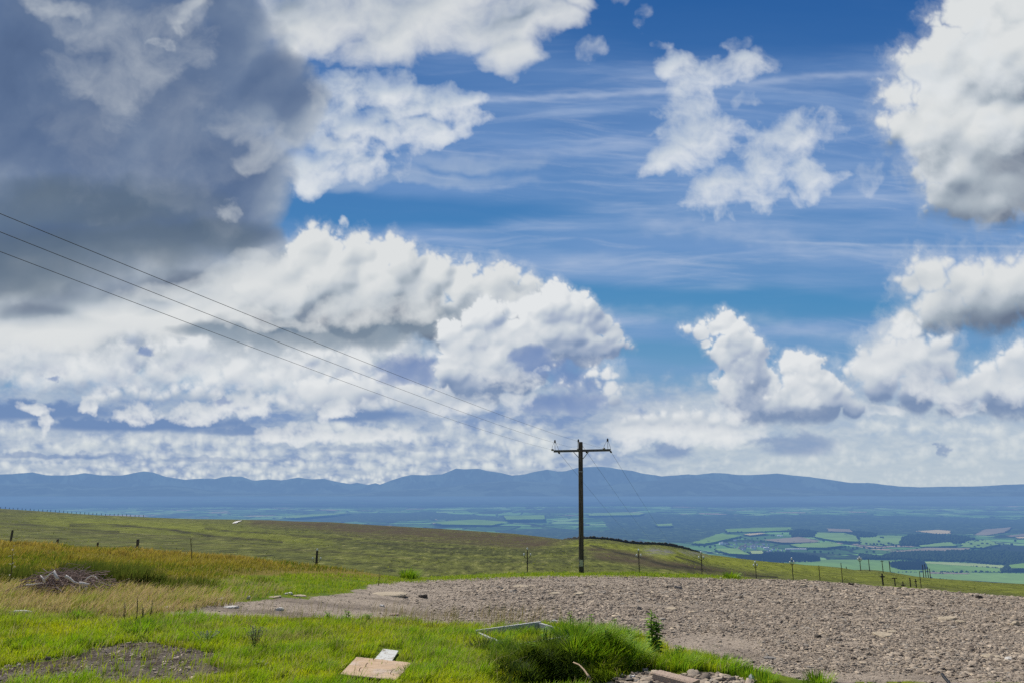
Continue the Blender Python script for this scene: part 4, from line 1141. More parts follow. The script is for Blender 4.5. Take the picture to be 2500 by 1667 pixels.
r = house('white_house', 26, 14, 11, 5, M_WALL[2], M_ROOF[2], 'brightest white house at the left end of the valley village', 'house'); r.location = valley_pt(*zoomA(355, 462)); r.rotation_euler[2] = .2
r = house('metal_shed', 34, 16, 6, 3, M_WALL[2], M_ROOF[2], 'bright roofed shed in the middle of the valley village', 'shed', False); r.location = valley_pt(*zoomA(1005, 516)); r.rotation_euler[2] = -.15
r = house('long_shed', 150, 16, 5, 2.5, M_WALL[0], M_ROOF[2], 'long low white shed right of the valley village', 'shed', False); r.location = valley_pt(*zoomA(1435, 534))
r = house('farmhouse', 26, 12, 6, 3, M_WALL[2], M_ROOF[2], 'white farm building beside the copse above the village', 'farm', False); r.location = valley_pt(*zoomA(1185, 340))
r = house('farm_barn', 18, 10, 5, 3, M_WALL[2], M_ROOF[2], 'small white barn right of the farm above the village', 'barn', False); r.location = valley_pt(*zoomA(1226, 344))
print('valley', round(time.time() - T0, 1))
# ----------------------------------------------------------------- stones and grasses (uncountable ground cover)
rs = np.random.RandomState(77)


def candidates(n, x0, x1, y0, y1, poly_px=None, ymin=5.5, ymax=60., by_area=False):
    """ground points in view whose photo position falls in a box or outline; evenly spread over the ground when by_area"""
    if by_area:
        y = np.sqrt(rs.uniform(ymin ** 2, ymax ** 2, n)); u = rs.uniform(-.98, 1.0, n)
    else:
        y = np.exp(rs.uniform(math.log(ymin), math.log(ymax), n)); u = rs.uniform(-.98, 1.0, n)
    x = u * y; z = gz(x, y); px, py = pix(x, y, z)
    k = (px >= x0) & (px <= x1) & (py >= y0) & (py <= y1)
    if poly_px is not None: k &= inpoly(px, py, poly_px)
    return x[k], y[k], z[k], px[k], py[k]


def slab_tpl(seed, flat=.34):
    r = np.random.RandomState(seed); n = 6; V = []
    prof = [(.9, -flat), (1., .35 * flat), (.90, flat * .9)]
    ang = (np.arange(n) + r.uniform(-.42, .42, n)) / n * 2 * np.pi; rad = r.uniform(.5, 1.15, n)
    for q, z in prof:
        for k in range(n): V.append((q * rad[k] * math.cos(ang[k]) * 1.3, q * rad[k] * math.sin(ang[k]) * .8, z + r.uniform(-.12, .12) * flat))
    V.append((0, 0, flat * 1.0 + r.uniform(-.05, .08) * flat)); V = np.array(V); T = []
    for i in range(2):
        for k in range(n):
            a, b, c, d = i * n + k, i * n + (k + 1) % n, (i + 1) * n + (k + 1) % n, (i + 1) * n + k
            T += [(a, b, c), (a, c, d)]
    for k in range(n): T.append((2 * n + k, 2 * n + (k + 1) % n, 3 * n))
    return V, np.array(T)


def tilt_mats(n, sd, r=rs):
    yaw = r.uniform(0, 2 * np.pi, n); tx = r.normal(0, sd, n); ty = r.normal(0, sd, n)
    c, s = np.cos(yaw), np.sin(yaw); z, o = np.zeros(n), np.ones(n)
    Rz = np.stack([np.stack([c, -s, z], -1), np.stack([s, c, z], -1), np.stack([z, z, o], -1)], 1)
    c, s = np.cos(tx), np.sin(tx)
    Rx = np.stack([np.stack([o, z, z], -1), np.stack([z, c, -s], -1), np.stack([z, s, c], -1)], 1)
    c, s = np.cos(ty), np.sin(ty)
    Ry = np.stack([np.stack([c, z, s], -1), np.stack([z, o, z], -1), np.stack([-s, z, c], -1)], 1)
    return np.einsum('nij,njk,nkl->nil', Rx, Ry, Rz)


def tint_stone_mat():
    t = NT('slate_rubble'); p = t.pos()
    n = t.noise(38., 5., .7, p)
    c = t.mix(t.math('MULTIPLY', n, .5), t.attr('tint', 'Color'), (.13, .11, .095))
    return t.bsdf(c, .9, t.bump(t.noise(90., 4., .6, p), .006), .15)


M_RUB = tint_stone_mat()
SLABS = [slab_tpl(i, f) for i, f in enumerate((.14, .18, .22, .26, .16, .36, .46))]


def rubble(n, name, label, poly_px, size, ymin, ymax, keep=None, seed=0, box=(-60, 2560, 1395, 1680)):
    x, y, z, px, py = candidates(n, *box, poly_px, ymin, ymax)
    k = np.ones(len(x), bool) if keep is None else keep(x, y, px, py)
    x, y, z, px, py = x[k], y[k], z[k], px[k], py[k]; m = len(x)
    s = size(m, y, px, py)
    pal = np.array([(.40, .325, .25), (.56, .455, .345), (.26, .21, .165), (.47, .39, .30), (.36, .32, .27), (.66, .535, .385)])
    col = pal[rs.choice(6, m, p=(.30, .2, .2, .15, .1, .05))] * rs.uniform(.8, 1.15, (m, 1))
    V, Fc, E = scatter(SLABS, np.stack([x, y, z + s * .12], -1), np.stack([s, s * rs.uniform(.7, 1.1, m), s * rs.uniform(.8, 1.2, m)], -1), tilt_mats(m, .24), rs.choice(7, m, p=(.26, .24, .18, .10, .16, .04, .02)), np.concatenate([col, np.ones((m, 1))], 1))
    props(obj(name, V, Fc, M_RUB, attrs={'tint': ('FLOAT_COLOR', E)}), label, 'gravel', None, 'stuff'); return m


def rough(px, py, x, y):          # how stony the yard is there: fine on the left and beside the weeds, coarse on the right
    r = sstep(900, 1350, px) * (1 - .85 * sstep(.0, .45, ellipses(px, py, [(1720, 1580, 190, 44)]))) * (1 - .5 * sstep(0, .5, ellipses(px, py, [(1400, 1415, 500, 18)])))
    r = r * (1 - .85 * sstep(.0, .5, ellipses(px, py, [(2050, 1652, 330, 16), (2300, 1664, 300, 14)])))
    m = fbm(x * .42, y * .55, 4, 300); t2 = fbm(x * .12, y * .85, 4, 304)
    return np.clip(r * (1 + 1.1 * m) - .75 * sstep(.08, .40, t2) * r, .04, 1)


n1 = rubble(930000, 'rubble', 'broken flat stones covering the yard', GRAVEL, lambda m, y, px, py: np.clip(np.exp(rs.normal(math.log(.0120), .58, m)), .0055, .06) * (.55 + .6 * rough(px, py, (px - 1250) / 1667. * y, y)) * np.where(rs.rand(m) < .006, 1.7, 1.) * np.clip(y / 14., .75, 1.7), 6.4, 42.,
            lambda x, y, px, py: rs.rand(len(x)) < (.10 + .9 * rough(px, py, x, y)), box=(-60, 2900, 1395, 1690))
n2 = rubble(70000, 'dirt_pebbles', 'small grey pebbles in the bare patch', DIRT, lambda m, y, px, py: np.exp(rs.normal(math.log(.0085), .55, m)), 6., 9.5, lambda x, y, px, py: rs.rand(len(x)) < np.clip(.45 + 1.2 * fbm(x * 2.4, y * 2.4, 4, 88), .03, 1), box=(-60, 620, 1550, 1690))
n3 = rubble(40000, 'bank_rubble', 'broken stones at the foot of the grassy bank', DIRT2, lambda m, y, px, py: np.exp(rs.normal(math.log(.024), .5, m)), 6., 9.5, lambda x, y, px, py: rs.rand(len(x)) < .8, box=(1380, 1920, 1620, 1720))
print('stones', n1, n2, n3, round(time.time() - T0, 1))


# ---- grass blades
def blade_mat(name, trans=.42, haze=None):
    t = NT(name); c = t.attr('tint', 'Color')
    d = t.n('ShaderNodeBsdfPrincipled', {'Base Color': c, 'Roughness': .55, 'Specular IOR Level': .25}).outputs[0]
    tr = t.n('ShaderNodeBsdfTranslucent', {'Color': t.mix(.5, c, t.mix(.6, c, (.28, .36, .03), 'MIX'))}).outputs[0]
    return t.finish(t.n('ShaderNodeMixShader', {0: trans, 1: d, 2: tr}).outputs[0], haze)


M_BLADE = blade_mat('grass_blade'); M_DRYB = blade_mat('dry_grass_blade', .35)


def blades(x, y, z, h, w, lean, curl, head, tip, root, name, label, mat, cat='grass'):
    """x,y,z,h,w: arrays; lean: (n,2) sideways travel of the tip in blade heights; head: facing; tip, root: (n,3) colours"""
    n = len(x); fx, fy = np.cos(head) * w * .5, np.sin(head) * w * .5
    lx, ly = lean[:, 0] * h, lean[:, 1] * h
    hh = h * np.sqrt(np.clip(1 - .55 * (lean ** 2).sum(1), .12, 1))
    V = np.zeros((n, 5, 3))
    for i, (sx, t) in enumerate(((-1, 0), (1, 0), (-.8, .5), (.8, .5), (0, 1))):
        q = t ** (1 + curl)
        V[:, i, 0] = x + sx * fx + lx * q; V[:, i, 1] = y + sx * fy + ly * q
        V[:, i, 2] = z - .012 * (t == 0) + hh * (t - .18 * curl * t * t)
    Fc = (np.array([(0, 1, 3), (0, 3, 2), (2, 3, 4)])[None] + (np.arange(n) * 5)[:, None, None]).reshape(-1, 3)
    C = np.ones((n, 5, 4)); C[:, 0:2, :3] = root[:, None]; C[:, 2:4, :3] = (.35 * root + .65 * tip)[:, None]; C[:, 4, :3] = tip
    props(obj(name, V.reshape(-1, 3), Fc, mat, attrs={'tint': ('FLOAT_COLOR', C.reshape(-1, 4))}), label, cat, None, 'stuff')


def pal(n, cols, p, var=.15):
    c = np.array(cols)[rs.choice(len(cols), n, p=p)]; return c * rs.uniform(1 - var, 1 + var, (n, 1))


def lerp3(a, b, t): return np.array(a)[None] * (1 - t[:, None]) + np.array(b)[None] * t[:, None]


WIND = np.array([.32, -.10])
FRONT_G = [(-400, 1492), (0, 1492), (200, 1500), (320, 1512), (480, 1506), (620, 1510), (760, 1510), (900, 1514), (1080, 1526), (1200, 1532), (1380, 1530), (1480, 1540), (1590, 1560), (1640, 1586), (1690, 1598), (1755, 1622), (1795, 1642), (1780, 1652), (1740, 1644), (1690, 1630), (1640, 1645), (1580, 1632), (1500, 1642), (1450, 1662), (1420, 1720), (-400, 1720)]
DIRTC = inpoly


def in_dirt(px, py, x, y):
    w = fbm(x * 3., y * 3., 4, 41)
    return inpoly(px + w * 45, py + w * 14, DIRT) | inpoly(px + w * 20, py + w * 8, DIRT2)


# lush turf in the foreground
x, y, z, px, py = candidates(500000, -400, 2000, 1488, 1710, None, 6.0, 12.5)
w1 = fbm(x * 2.2, y * 2.2, 4, 42)
k = inpoly(px + w1 * 22, py + w1 * 9, FRONT_G)
BOARDS = [[(862, 1612), (872, 1602), (1012, 1614), (1012, 1624), (970, 1672), (905, 1680), (820, 1664), (822, 1650)], [(925, 1578), (985, 1584), (966, 1626), (900, 1622)]]
for B in BOARDS: k &= ~(inpoly(px, py, B) & (rs.rand(len(x)) < .985))
k &= ~((((x - .40) / .46) ** 2 + ((y - 6.72) / .34) ** 2 < 1) & (rs.rand(len(x)) < .9))
dirt = in_dirt(px, py, x, y); k &= (~dirt | (rs.rand(len(x)) < .05)) & (rs.rand(len(x)) < .62 + .9 * w1 + .1)
x, y, z, px, py = x[k], y[k], z[k], px[k], py[k]; n = len(x)
cl = fbm(x * 1.1, y * 1.1, 4, 43); c2 = fbm(x * 5., y * 5., 3, 44); c3 = fbm(x * .55, y * .8, 3, 45)
left_dry = np.clip(ellipses(px, py, [(120, 1500, 420, 26), (700, 1560, 160, 20)]) * 1.3 + .2 * c2, 0, 1)
h = (.05 + .085 * np.clip(cl + .45, 0, 1.2) + .09 * np.clip(c2, 0, 1)) * rs.uniform(.55, 1.4, n)
g = np.clip(.42 + .9 * cl + .55 * c2 + .3 * c3, 0, 1)
c4 = fbm(x * 1.7 + 9, y * 2.2, 4, 46)
tip = lerp3((.88, .84, .015), (.38, .68, .010), np.clip(g + .12, 0, 1)) * rs.uniform(.7, 1.25, (n, 1)) * (1 - .58 * sstep(.10, .50, c4))[:, None]
tip *= (1 - .22 * sstep(.1, .5, -c3))[:, None]
dryk = (rs.rand(n) < .13 + .55 * left_dry + .45 * np.clip(c3 - .02, 0, 1) + .3 * np.clip(-c4 - .1, 0, 1)); tip[dryk] = pal(dryk.sum(), [(.66, .55, .26), (.55, .50, .14)], (.5, .5))
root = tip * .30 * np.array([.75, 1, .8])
lean = rs.normal(0, .30, (n, 2)) + WIND * (.5 + .5 * rs.rand(n, 1)) + .3 * np.stack([c2, cl], -1)
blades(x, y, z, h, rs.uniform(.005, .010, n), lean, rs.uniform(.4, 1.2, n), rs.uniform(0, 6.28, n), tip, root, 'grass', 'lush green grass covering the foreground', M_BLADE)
sx, sy, sz, spx, spy = candidates(60000, -80, 1250, 1495, 1700, FRONT_G, 6.2, 12.)
sw = fbm(sx * 1.3, sy * 1.3, 4, 48); kk = rs.rand(len(sx)) < np.clip(.04 + .5 * sw, .01, .35)
for B in BOARDS: kk &= ~inpoly(spx, spy, B)
sx, sy, sz = sx[kk], sy[kk], sz[kk]; sn = len(sx); st = pal(sn, [(.62, .48, .28), (.50, .36, .20), (.58, .52, .22)], (.4, .3, .3))
blades(sx, sy, sz, rs.uniform(.14, .34, sn), rs.uniform(.003, .006, sn), rs.normal(0, .28, (sn, 2)) + np.array([.25, -.05]), rs.uniform(.6, 1.8, sn), rs.uniform(0, 6.28, sn), st, st * .7, 'dead_stems', 'dry dead stems scattered through the foreground grass', M_DRYB)
print('turf', n, round(time.time() - T0, 1))

# long grass hanging over the bank
N = 62000
mx = rs.normal(.52, .50, N); my = rs.normal(7.45, .33, N)
q = ((mx - .55) / .95) ** 2 + ((my - 7.5) / .60) ** 2; k = (q < 1) & (my > 6.3)
x, y = mx[k], my[k]; z = gz(x, y); px, py = pix(x, y, z); n = len(x)
c1 = fbm(x * 2.3, y * 2.3, 4, 51); c2 = fbm(x * 6., y * 6., 3, 52)
k = rs.rand(n) < .48 + 1.3 * c1; x, y, z, px, py, c1, c2 = (a[k] for a in (x, y, z, px, py, c1, c2)); n = len(x)
h = (.05 + .12 * np.clip(c1 + .4, 0, 1.2) + .26 * np.clip(fbm(x * 4.4, y * 4.4, 3, 57), 0, 1)) * rs.uniform(.5, 1.5, n)
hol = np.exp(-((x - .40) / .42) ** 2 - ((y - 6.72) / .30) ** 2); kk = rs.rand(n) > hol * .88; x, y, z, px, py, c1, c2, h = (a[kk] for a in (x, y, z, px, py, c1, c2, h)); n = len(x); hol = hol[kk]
g = np.clip(.5 + .8 * c1 + .3 * c2, 0, 1)
tip = lerp3((.62, .66, .02), (.16, .38, .012), g) * rs.uniform(.7, 1.25, (n, 1))
dk = rs.rand(n) < .05 + .12 * np.clip(c2, 0, 1); tip[dk] = pal(dk.sum(), [(.70, .58, .26), (.56, .48, .16)], (.5, .5)); face_shade = np.exp(-((x - .38) / .58) ** 2 - ((y - 6.95) / .42) ** 2); face_shade = np.clip(face_shade * 1.25 + .7 * c1 - .55 * sstep(.62, 1.0, x), 0, 1)
tip = tip * (1 - face_shade)[:, None] + np.array([.035, .085, .012])[None] * rs.uniform(.5, 1.6, (n, 1)) * face_shade[:, None]  # shade of the bank's near face put into the blade colour
gx_ = -(gz(x + .05, y) - gz(x - .05, y)) / .1; gy_ = -(gz(x, y + .05) - gz(x, y - .05)) / .1
lean = np.stack([gx_, gy_], -1) * .9 + rs.normal(0, .34, (n, 2)) + .5 * np.stack([c2, c1], -1) + np.array([.10, -.12])
m = np.sqrt((lean ** 2).sum(1, keepdims=True)); lean = lean / np.maximum(m, 1e-6) * np.minimum(m, 1.15)
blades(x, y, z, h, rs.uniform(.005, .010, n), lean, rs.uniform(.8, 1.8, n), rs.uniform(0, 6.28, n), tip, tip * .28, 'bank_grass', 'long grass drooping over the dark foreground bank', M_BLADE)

# bleached grass on the left
x, y, z, px, py = candidates(300000, -400, 720, 1415, 1512, None, 8.5, 24.)
w1 = fbm(x * 1.5, y * 1.5, 4, 61)
k = (inpoly(px + w1 * 40, py + w1 * 12, DRYG) | ((rs.rand(len(x)) < .25) & inpoly(px, py, [(-100, 1405), (600, 1415), (720, 1440), (560, 1480), (-100, 1510)]))) & (rs.rand(len(x)) < .7 + .6 * w1)
x, y, z, px, py = x[k], y[k], z[k], px[k], py[k]; n = len(x); c1 = fbm(x * 1.3, y * 1.3, 4, 62)
h = rs.uniform(.10, .26, n) * (1 + .5 * c1)
tip = pal(n, [(.80, .60, .36), (.68, .47, .27), (.60, .52, .18), (.42, .48, .05)], (.34, .28, .22, .16)); tip[c1 > .25] *= np.array([.75, .95, .5])
blades(x, y, z, h, rs.uniform(.007, .013, n), rs.normal(0, .22, (n, 2)) + np.array([.55, -.12]), rs.uniform(.5, 1.4, n), rs.uniform(0, 6.28, n), tip, tip * .5, 'dry_grass', 'bleached tan grass blown over on the left', M_DRYB)
print('dry', n, round(time.time() - T0, 1))

# tawny moor grass on the brow
x, y, z, px, py = candidates(480000, -400, 1090, 1300, 1432, None, 12., 42.)
w1 = fbm(x * .8, y * .8, 4, 63); w2 = fbm(x * .28, y * .28, 3, 64)
k = inpoly(px + w1 * 40, py + w1 * 10, BROW) & (rs.rand(len(x)) < .75 + .5 * w1) & (rs.rand(len(x)) < 1 - sstep(430, 640, px + w1 * 90) * sstep(1378, 1402, py + w1 * 10))
x, y, z, px, py, w1, w2 = (a[k] for a in (x, y, z, px, py, w1, w2)); n = len(x)
topk = np.clip((1385 + .06 * (px - 300) - py) / 55., 0, 1)
h = rs.uniform(.05, .19, n) * (1 + .9 * w1)
A = lerp3((.36, .33, .03), (.66, .44, .10), np.clip(topk * 1.1 + .8 * w1 + .4 * w2, 0, 1)); tip = A * rs.uniform(.6, 1.3, (n, 1)) * (1 - .45 * sstep(.15, .5, w1))[:, None]
dk = rs.rand(n) < .14; tip[dk] = pal(dk.sum(), [(.70, .52, .20), (.45, .26, .07)], (.5, .5)); gk = (w2 > .12) & (rs.rand(n) < .5); tip[gk] = np.array([.15, .22, .016]) * rs.uniform(.7, 1.3, (gk.sum(), 1))
blades(x, y, z, h, rs.uniform(.011, .022, n) * (y / 18.), rs.normal(0, .2, (n, 2)) + np.array([.28, -.05]), rs.uniform(.4, 1.2, n), rs.uniform(0, 6.28, n), tip, tip * .62, 'moor_grass', 'tawny moor grass along the brow at left', M_DRYB)
print('brow', n, round(time.time() - T0, 1))

# green verge between yard and moor, and tufts spread over the yard's edge
VERGE = [(560, 1412), (760, 1400), (900, 1404), (1000, 1412), (1100, 1404), (1240, 1400), (1420, 1397), (1560, 1398), (1720, 1402), (1840, 1410), (1820, 1416), (1640, 1411), (1480, 1408), (1300, 1410), (1140, 1416), (1000, 1422), (900, 1430), (840, 1446), (720, 1454), (620, 1462), (480, 1470), (420, 1460), (440, 1434), (520, 1422)]
x, y, z, px, py = candidates(300000, 380, 1900, 1392, 1475, None, 11., 40.)
w1 = fbm(x * .9, y * .9, 4, 65)
k = inpoly(px + w1 * 30, py + w1 * 8, VERGE) & (rs.rand(len(x)) < .55 + 1.1 * w1)
x, y, z, px, py, w1 = (a[k] for a in (x, y, z, px, py, w1)); n = len(x)
h = rs.uniform(.04, .12, n) * (1 + .8 * np.clip(w1, -.5, 1))
tip = pal(n, [(.46, .60, .015), (.30, .50, .012), (.60, .58, .10)], (.45, .35, .20), .25)
blades(x, y, z, h, rs.uniform(.009, .018, n) * (y / 18.), rs.normal(0, .3, (n, 2)) + np.array([.2, 0]), rs.uniform(.4, 1.2, n), rs.uniform(0, 6.28, n), tip, tip * .5, 'verge_grass', 'short bright grass along the far edge of the yard', M_BLADE)
print('verge', n, round(time.time() - T0, 1))

# thin dry stems in front of the yard
x, y, z, px, py = candidates(200000, 560, 1400, 1488, 1536, None, 8.5, 13.)
w1 = fbm(x * 1.6, y * 1.6, 4, 66); k = rs.rand(len(x)) < np.clip(.10 * sstep(900, 1000, px) * (1 - sstep(1270, 1380, px)) + .03, 0, 1) * np.clip(.4 + 1.6 * w1, 0, 2)
x, y, z = x[k], y[k], z[k]; n = len(x)
tip = pal(n, [(.42, .32, .18), (.36, .24, .13), (.30, .25, .10)], (.4, .3, .3))
blades(x, y, z, rs.uniform(.16, .40, n), rs.uniform(.004, .008, n), rs.normal(0, .16, (n, 2)) + np.array([.22, 0]), rs.uniform(.5, 1.5, n), rs.uniform(0, 6.28, n), tip, tip * .7, 'hair_grass', 'wispy dry grass stems standing before the stony yard', M_DRYB)

# moor tussocks beyond the brow
x, y, z, px, py = candidates(300000, -100, 2600, 1235, 1450, None, 60., 330., True)
yc = np.interp(x / y, GU, YCR); w1 = fbm(x / 14., y / 22., 5, 67)
k = (y > yc * 2) & (rs.rand(len(x)) < np.clip(-.02 + .55 * w1, 0, .3)); x, y, z, w1 = x[k], y[k], z[k], w1[k]; n = len(x)
tip = lerp3((.34, .36, .05), (.20, .20, .045), np.clip(.3 + 1.2 * w1, 0, 1)) * rs.uniform(.7, 1.25, (n, 1))
blades(x, y, z, rs.uniform(.08, .28, n), rs.uniform(.12, .35, n), rs.normal(0, .5, (n, 2)), rs.uniform(.3, 1., n), rs.uniform(0, 6.28, n), tip, tip * .8, 'moor_tussocks', 'rough grass tussocks scattered over the moor slope', blade_mat('tussock_blade', .5, (7800., .95)))
print('moor tussocks', n, round(time.time() - T0, 1))


# ----------------------------------------------------------------- countable plants
def clump(name, label, cat, c, n, rad, h, w, cols, spread=.35, droop=.6, mat=None, group=None, ry=None):
    """one tuft: blades rising from a small patch"""
    c = Vector(c); a = rs.uniform(0, 6.28, n); q = np.sqrt(rs.rand(n)); x = c.x + np.cos(a) * q * rad; y = c.y + np.sin(a) * q * (ry or rad); z = gz(x, y)
    hh = h * rs.uniform(.5, 1.15, n) * (1 - .3 * q); tip = pal(n, cols, [1 / len(cols)] * len(cols), .25)
    lean = np.stack([np.cos(a), np.sin(a)], -1) * q[:, None] * spread + rs.normal(0, .10, (n, 2)) + np.array([.10, 0])
    fx, fy = np.cos(a + 1.57) * w * .5, np.sin(a + 1.57) * w * .5
    V = np.zeros((n, 5, 3)); lx, ly = lean[:, 0] * hh, lean[:, 1] * hh
    for i, (sx, t) in enumerate(((-1, 0), (1, 0), (-.8, .5), (.8, .5), (0, 1))):
        V[:, i, 0] = x + sx * fx + lx * t ** (1 + droop) - c.x; V[:, i, 1] = y + sx * fy + ly * t ** (1 + droop) - c.y; V[:, i, 2] = z - .015 * (t == 0) + hh * (t - .2 * droop * t * t) - c.z
    Fc = (np.array([(0, 1, 3), (0, 3, 2), (2, 3, 4)])[None] + (np.arange(n) * 5)[:, None, None]).reshape(-1, 3)
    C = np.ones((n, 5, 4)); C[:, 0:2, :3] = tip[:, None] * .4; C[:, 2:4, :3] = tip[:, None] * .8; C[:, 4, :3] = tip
    o = obj(name, V.reshape(-1, 3), Fc, mat or M_BLADE, attrs={'tint': ('FLOAT_COLOR', C.reshape(-1, 4))}); o.location = c
    return props(o, label, cat, group)


RUSH = [(.045, .08, .018), (.075, .12, .02), (.10, .12, .024), (.16, .14, .035)]
for px, py, n, rad, h, lab in ((262, 1425, 1500, .85, .62, 'broad dark clump of rushes right of the brushwood pile'), (315, 1428, 1300, .7, .58, 'dark rushes at the right-hand end of the long rush bed'), (205, 1408, 700, .6, .5, 'brownish rushes rising just behind the brushwood pile'),
                              (62, 1418, 900, .8, .42, 'low dark rushes left of the brushwood pile'), (100, 1424, 600, .5, .34, 'small dark rush clump at the left foot of the brushwood pile'), (385, 1432, 520, .7, .34, 'thin green rushes beyond the rush bed, towards the yard'), (470, 1433, 420, .6, .33, 'sparse green rushes near the left tip of the yard'),
                              (640, 1422, 60, .3, .25, 'few brown-green rush stems on the verge left of the yard')):
    clump('rush_clump', lab, 'rushes', ground(px, py), int(n * 1.5), rad, h * .82, .013, RUSH, .14, .25, M_BLADE, None, rad * .5)
GR = [(.28, .52, .012), (.44, .60, .018), (.16, .36, .012)]
for px, py, n, rad, h, lab in ((999, 1411, 260, .4, .55, 'shaggy grass tuft where the tawny brow meets the yard'), (1787, 1411, 260, .35, .42, 'dark green tuft on the yard edge beside a pale boulder'), (2113, 1424, 240, .4, .36, 'green tuft on the far rim between the wire poles'), (2382, 1448, 200, .35, .28, 'small green tuft on the far rim at right'),
                              (1375, 1560, 420, .14, .36, 'tallest yellow-green grass tuft at the back of the bank'), (1218, 1585, 300, .16, .22, 'thick grass tuft hiding the left front of the timber frame'), (1520, 1560, 360, .2, .24, 'rounded bright tuft on the right shoulder of the bank'), (1655, 1630, 480, .24, .20, 'spiky green tuft below the leafy weed'),
                              (1760, 1626, 420, .26, .16, 'bright green tuft at the edge of the yard, right of the leafy weed'), (1830, 1648, 260, .2, .12, 'last low tuft at the right tip of the foreground grass'), (350, 1545, 380, .22, .26, 'deep green tuft in the middle of the left foreground'), (190, 1510, 200, .2, .22, 'fresh green tuft among the bleached grass'),
                              (60, 1580, 260, .2, .18, 'dark green tuft at the left edge above the bare patch'), (1040, 1580, 300, .18, .22, 'deep green tuft left of the timber frame'), (2000, 1668, 160, .14, .14, 'bright tuft at the bottom edge right of the bank'), (1870, 1664, 160, .12, .12, 'small tuft at the bottom edge near the white scrap')):
    clump('grass_tuft', lab, 'grass tuft', ground(px, py), n, rad, h, .009 if py > 1480 else .02, GR, .7, .9)


DKG = [(.04, .095, .012), (.07, .15, .014), (.025, .06, .010)]  # dark greens; round the bank hollow they stand in for its shade
for px, py, n, rad, h, cols, lab in ((1290, 1640, 420, .20, .26, DKG, 'darkest drooping tuft at the left of the bank hollow, standing in for its shade'), (1345, 1612, 420, .18, .30, DKG, 'dark tuft hanging over the top of the bank hollow, standing in for its shade'), (1480, 1622, 420, .18, .24, DKG, 'dark tuft at the right of the bank hollow, standing in for its shade'), (1250, 1662, 360, .16, .20, DKG, 'dark tuft at the bottom edge left of the bank hollow'),
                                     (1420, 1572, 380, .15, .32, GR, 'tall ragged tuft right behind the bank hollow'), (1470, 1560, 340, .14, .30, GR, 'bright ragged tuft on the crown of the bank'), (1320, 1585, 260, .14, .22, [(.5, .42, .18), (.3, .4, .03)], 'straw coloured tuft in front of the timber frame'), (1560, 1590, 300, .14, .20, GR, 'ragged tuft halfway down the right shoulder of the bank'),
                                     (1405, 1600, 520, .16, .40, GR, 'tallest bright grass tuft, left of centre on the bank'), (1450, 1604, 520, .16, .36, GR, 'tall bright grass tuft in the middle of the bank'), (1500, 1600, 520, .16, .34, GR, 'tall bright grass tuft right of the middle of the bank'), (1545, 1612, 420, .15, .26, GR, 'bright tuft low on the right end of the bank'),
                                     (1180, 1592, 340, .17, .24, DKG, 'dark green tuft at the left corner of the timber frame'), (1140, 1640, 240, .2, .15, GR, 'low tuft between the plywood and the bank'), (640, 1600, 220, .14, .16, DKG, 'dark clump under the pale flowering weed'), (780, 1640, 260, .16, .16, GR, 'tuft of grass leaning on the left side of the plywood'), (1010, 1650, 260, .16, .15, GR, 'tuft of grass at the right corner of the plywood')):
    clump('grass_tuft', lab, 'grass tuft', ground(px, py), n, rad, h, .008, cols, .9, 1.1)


def leafy_plant(name, label, cat, base, h, stems, leaf, n_leaf, cols, spread=.12, mat_stem=None, flower=None):
    r = empty(name, base, label, cat); st = MB(); LV, LC = [], []
    for s in range(stems):
        a = random.uniform(0, 6.28); d = random.uniform(0, spread); hh = h * random.uniform(.72, 1.05) * (1 if s else 1.02)
        p = [Vector((math.cos(a) * d * (.3 + .9 * t) + .03 * math.sin(3 * t + s) * h, math.sin(a) * d * (.3 + .9 * t), hh * t)) for t in (0, .3, .6, .85, 1)]
        st.tube(p, [.006, .005, .0045, .003, .002] if h < .8 else [.012, .01, .008, .006, .003], 5)
        for k in range(n_leaf):
            t = .08 + .9 * (k + random.random()) / n_leaf; i = min(3, int(t * 4)); q = p[i].lerp(p[i + 1], min(1, max(0, t * 4 - i)))
            az = k * 2.4 + random.uniform(-.5, .5); L_ = leaf * random.uniform(.7, 1.15) * (1.1 - .55 * t); el = random.uniform(-.25, .75)
            dr = Vector((math.cos(az) * math.cos(el), math.sin(az) * math.cos(el), math.sin(el))); sd_ = dr.cross(Vector((0, 0, 1))).normalized() * L_ * .17
            tipv = q + dr * L_ - Vector((0, 0, L_ * .22)); mid = q + dr * L_ * .5
            LV += [q, mid + sd_, tipv, mid - sd_]; c = random.choice(cols); f = random.uniform(.7, 1.25); LC += [tuple(v * f for v in c) + (1,)] * 4
    sm_ = mat_stem or simple('green_stem', (.10, .12, .03), var=.3)
    st.build('stem', sm_, r)
    n = len(LV) // 4
    obj('leaves', LV, np.arange(n * 4).reshape(n, 4), M_BLADE, r, attrs={'tint': ('FLOAT_COLOR', LC)})
    if flower:
        fb = MB()
        for k in range(flower[0]):
            a, q = random.uniform(0, 6.28), math.sqrt(random.random()) * spread * 1.5
            c = Vector((math.cos(a) * q, math.sin(a) * q, h * random.uniform(.82, 1.08)))
            fb.tube([Vector((c.x * .5, c.y * .5, h * .6)), c], .0018, 4)
            fb.lathe([(.001, -.004), (flower[1], 0), (flower[1] * .9, .006), (.001, .010)], c, 7)
        fb.build('flowers', simple('petals', flower[2], var=.12), r)
    return r


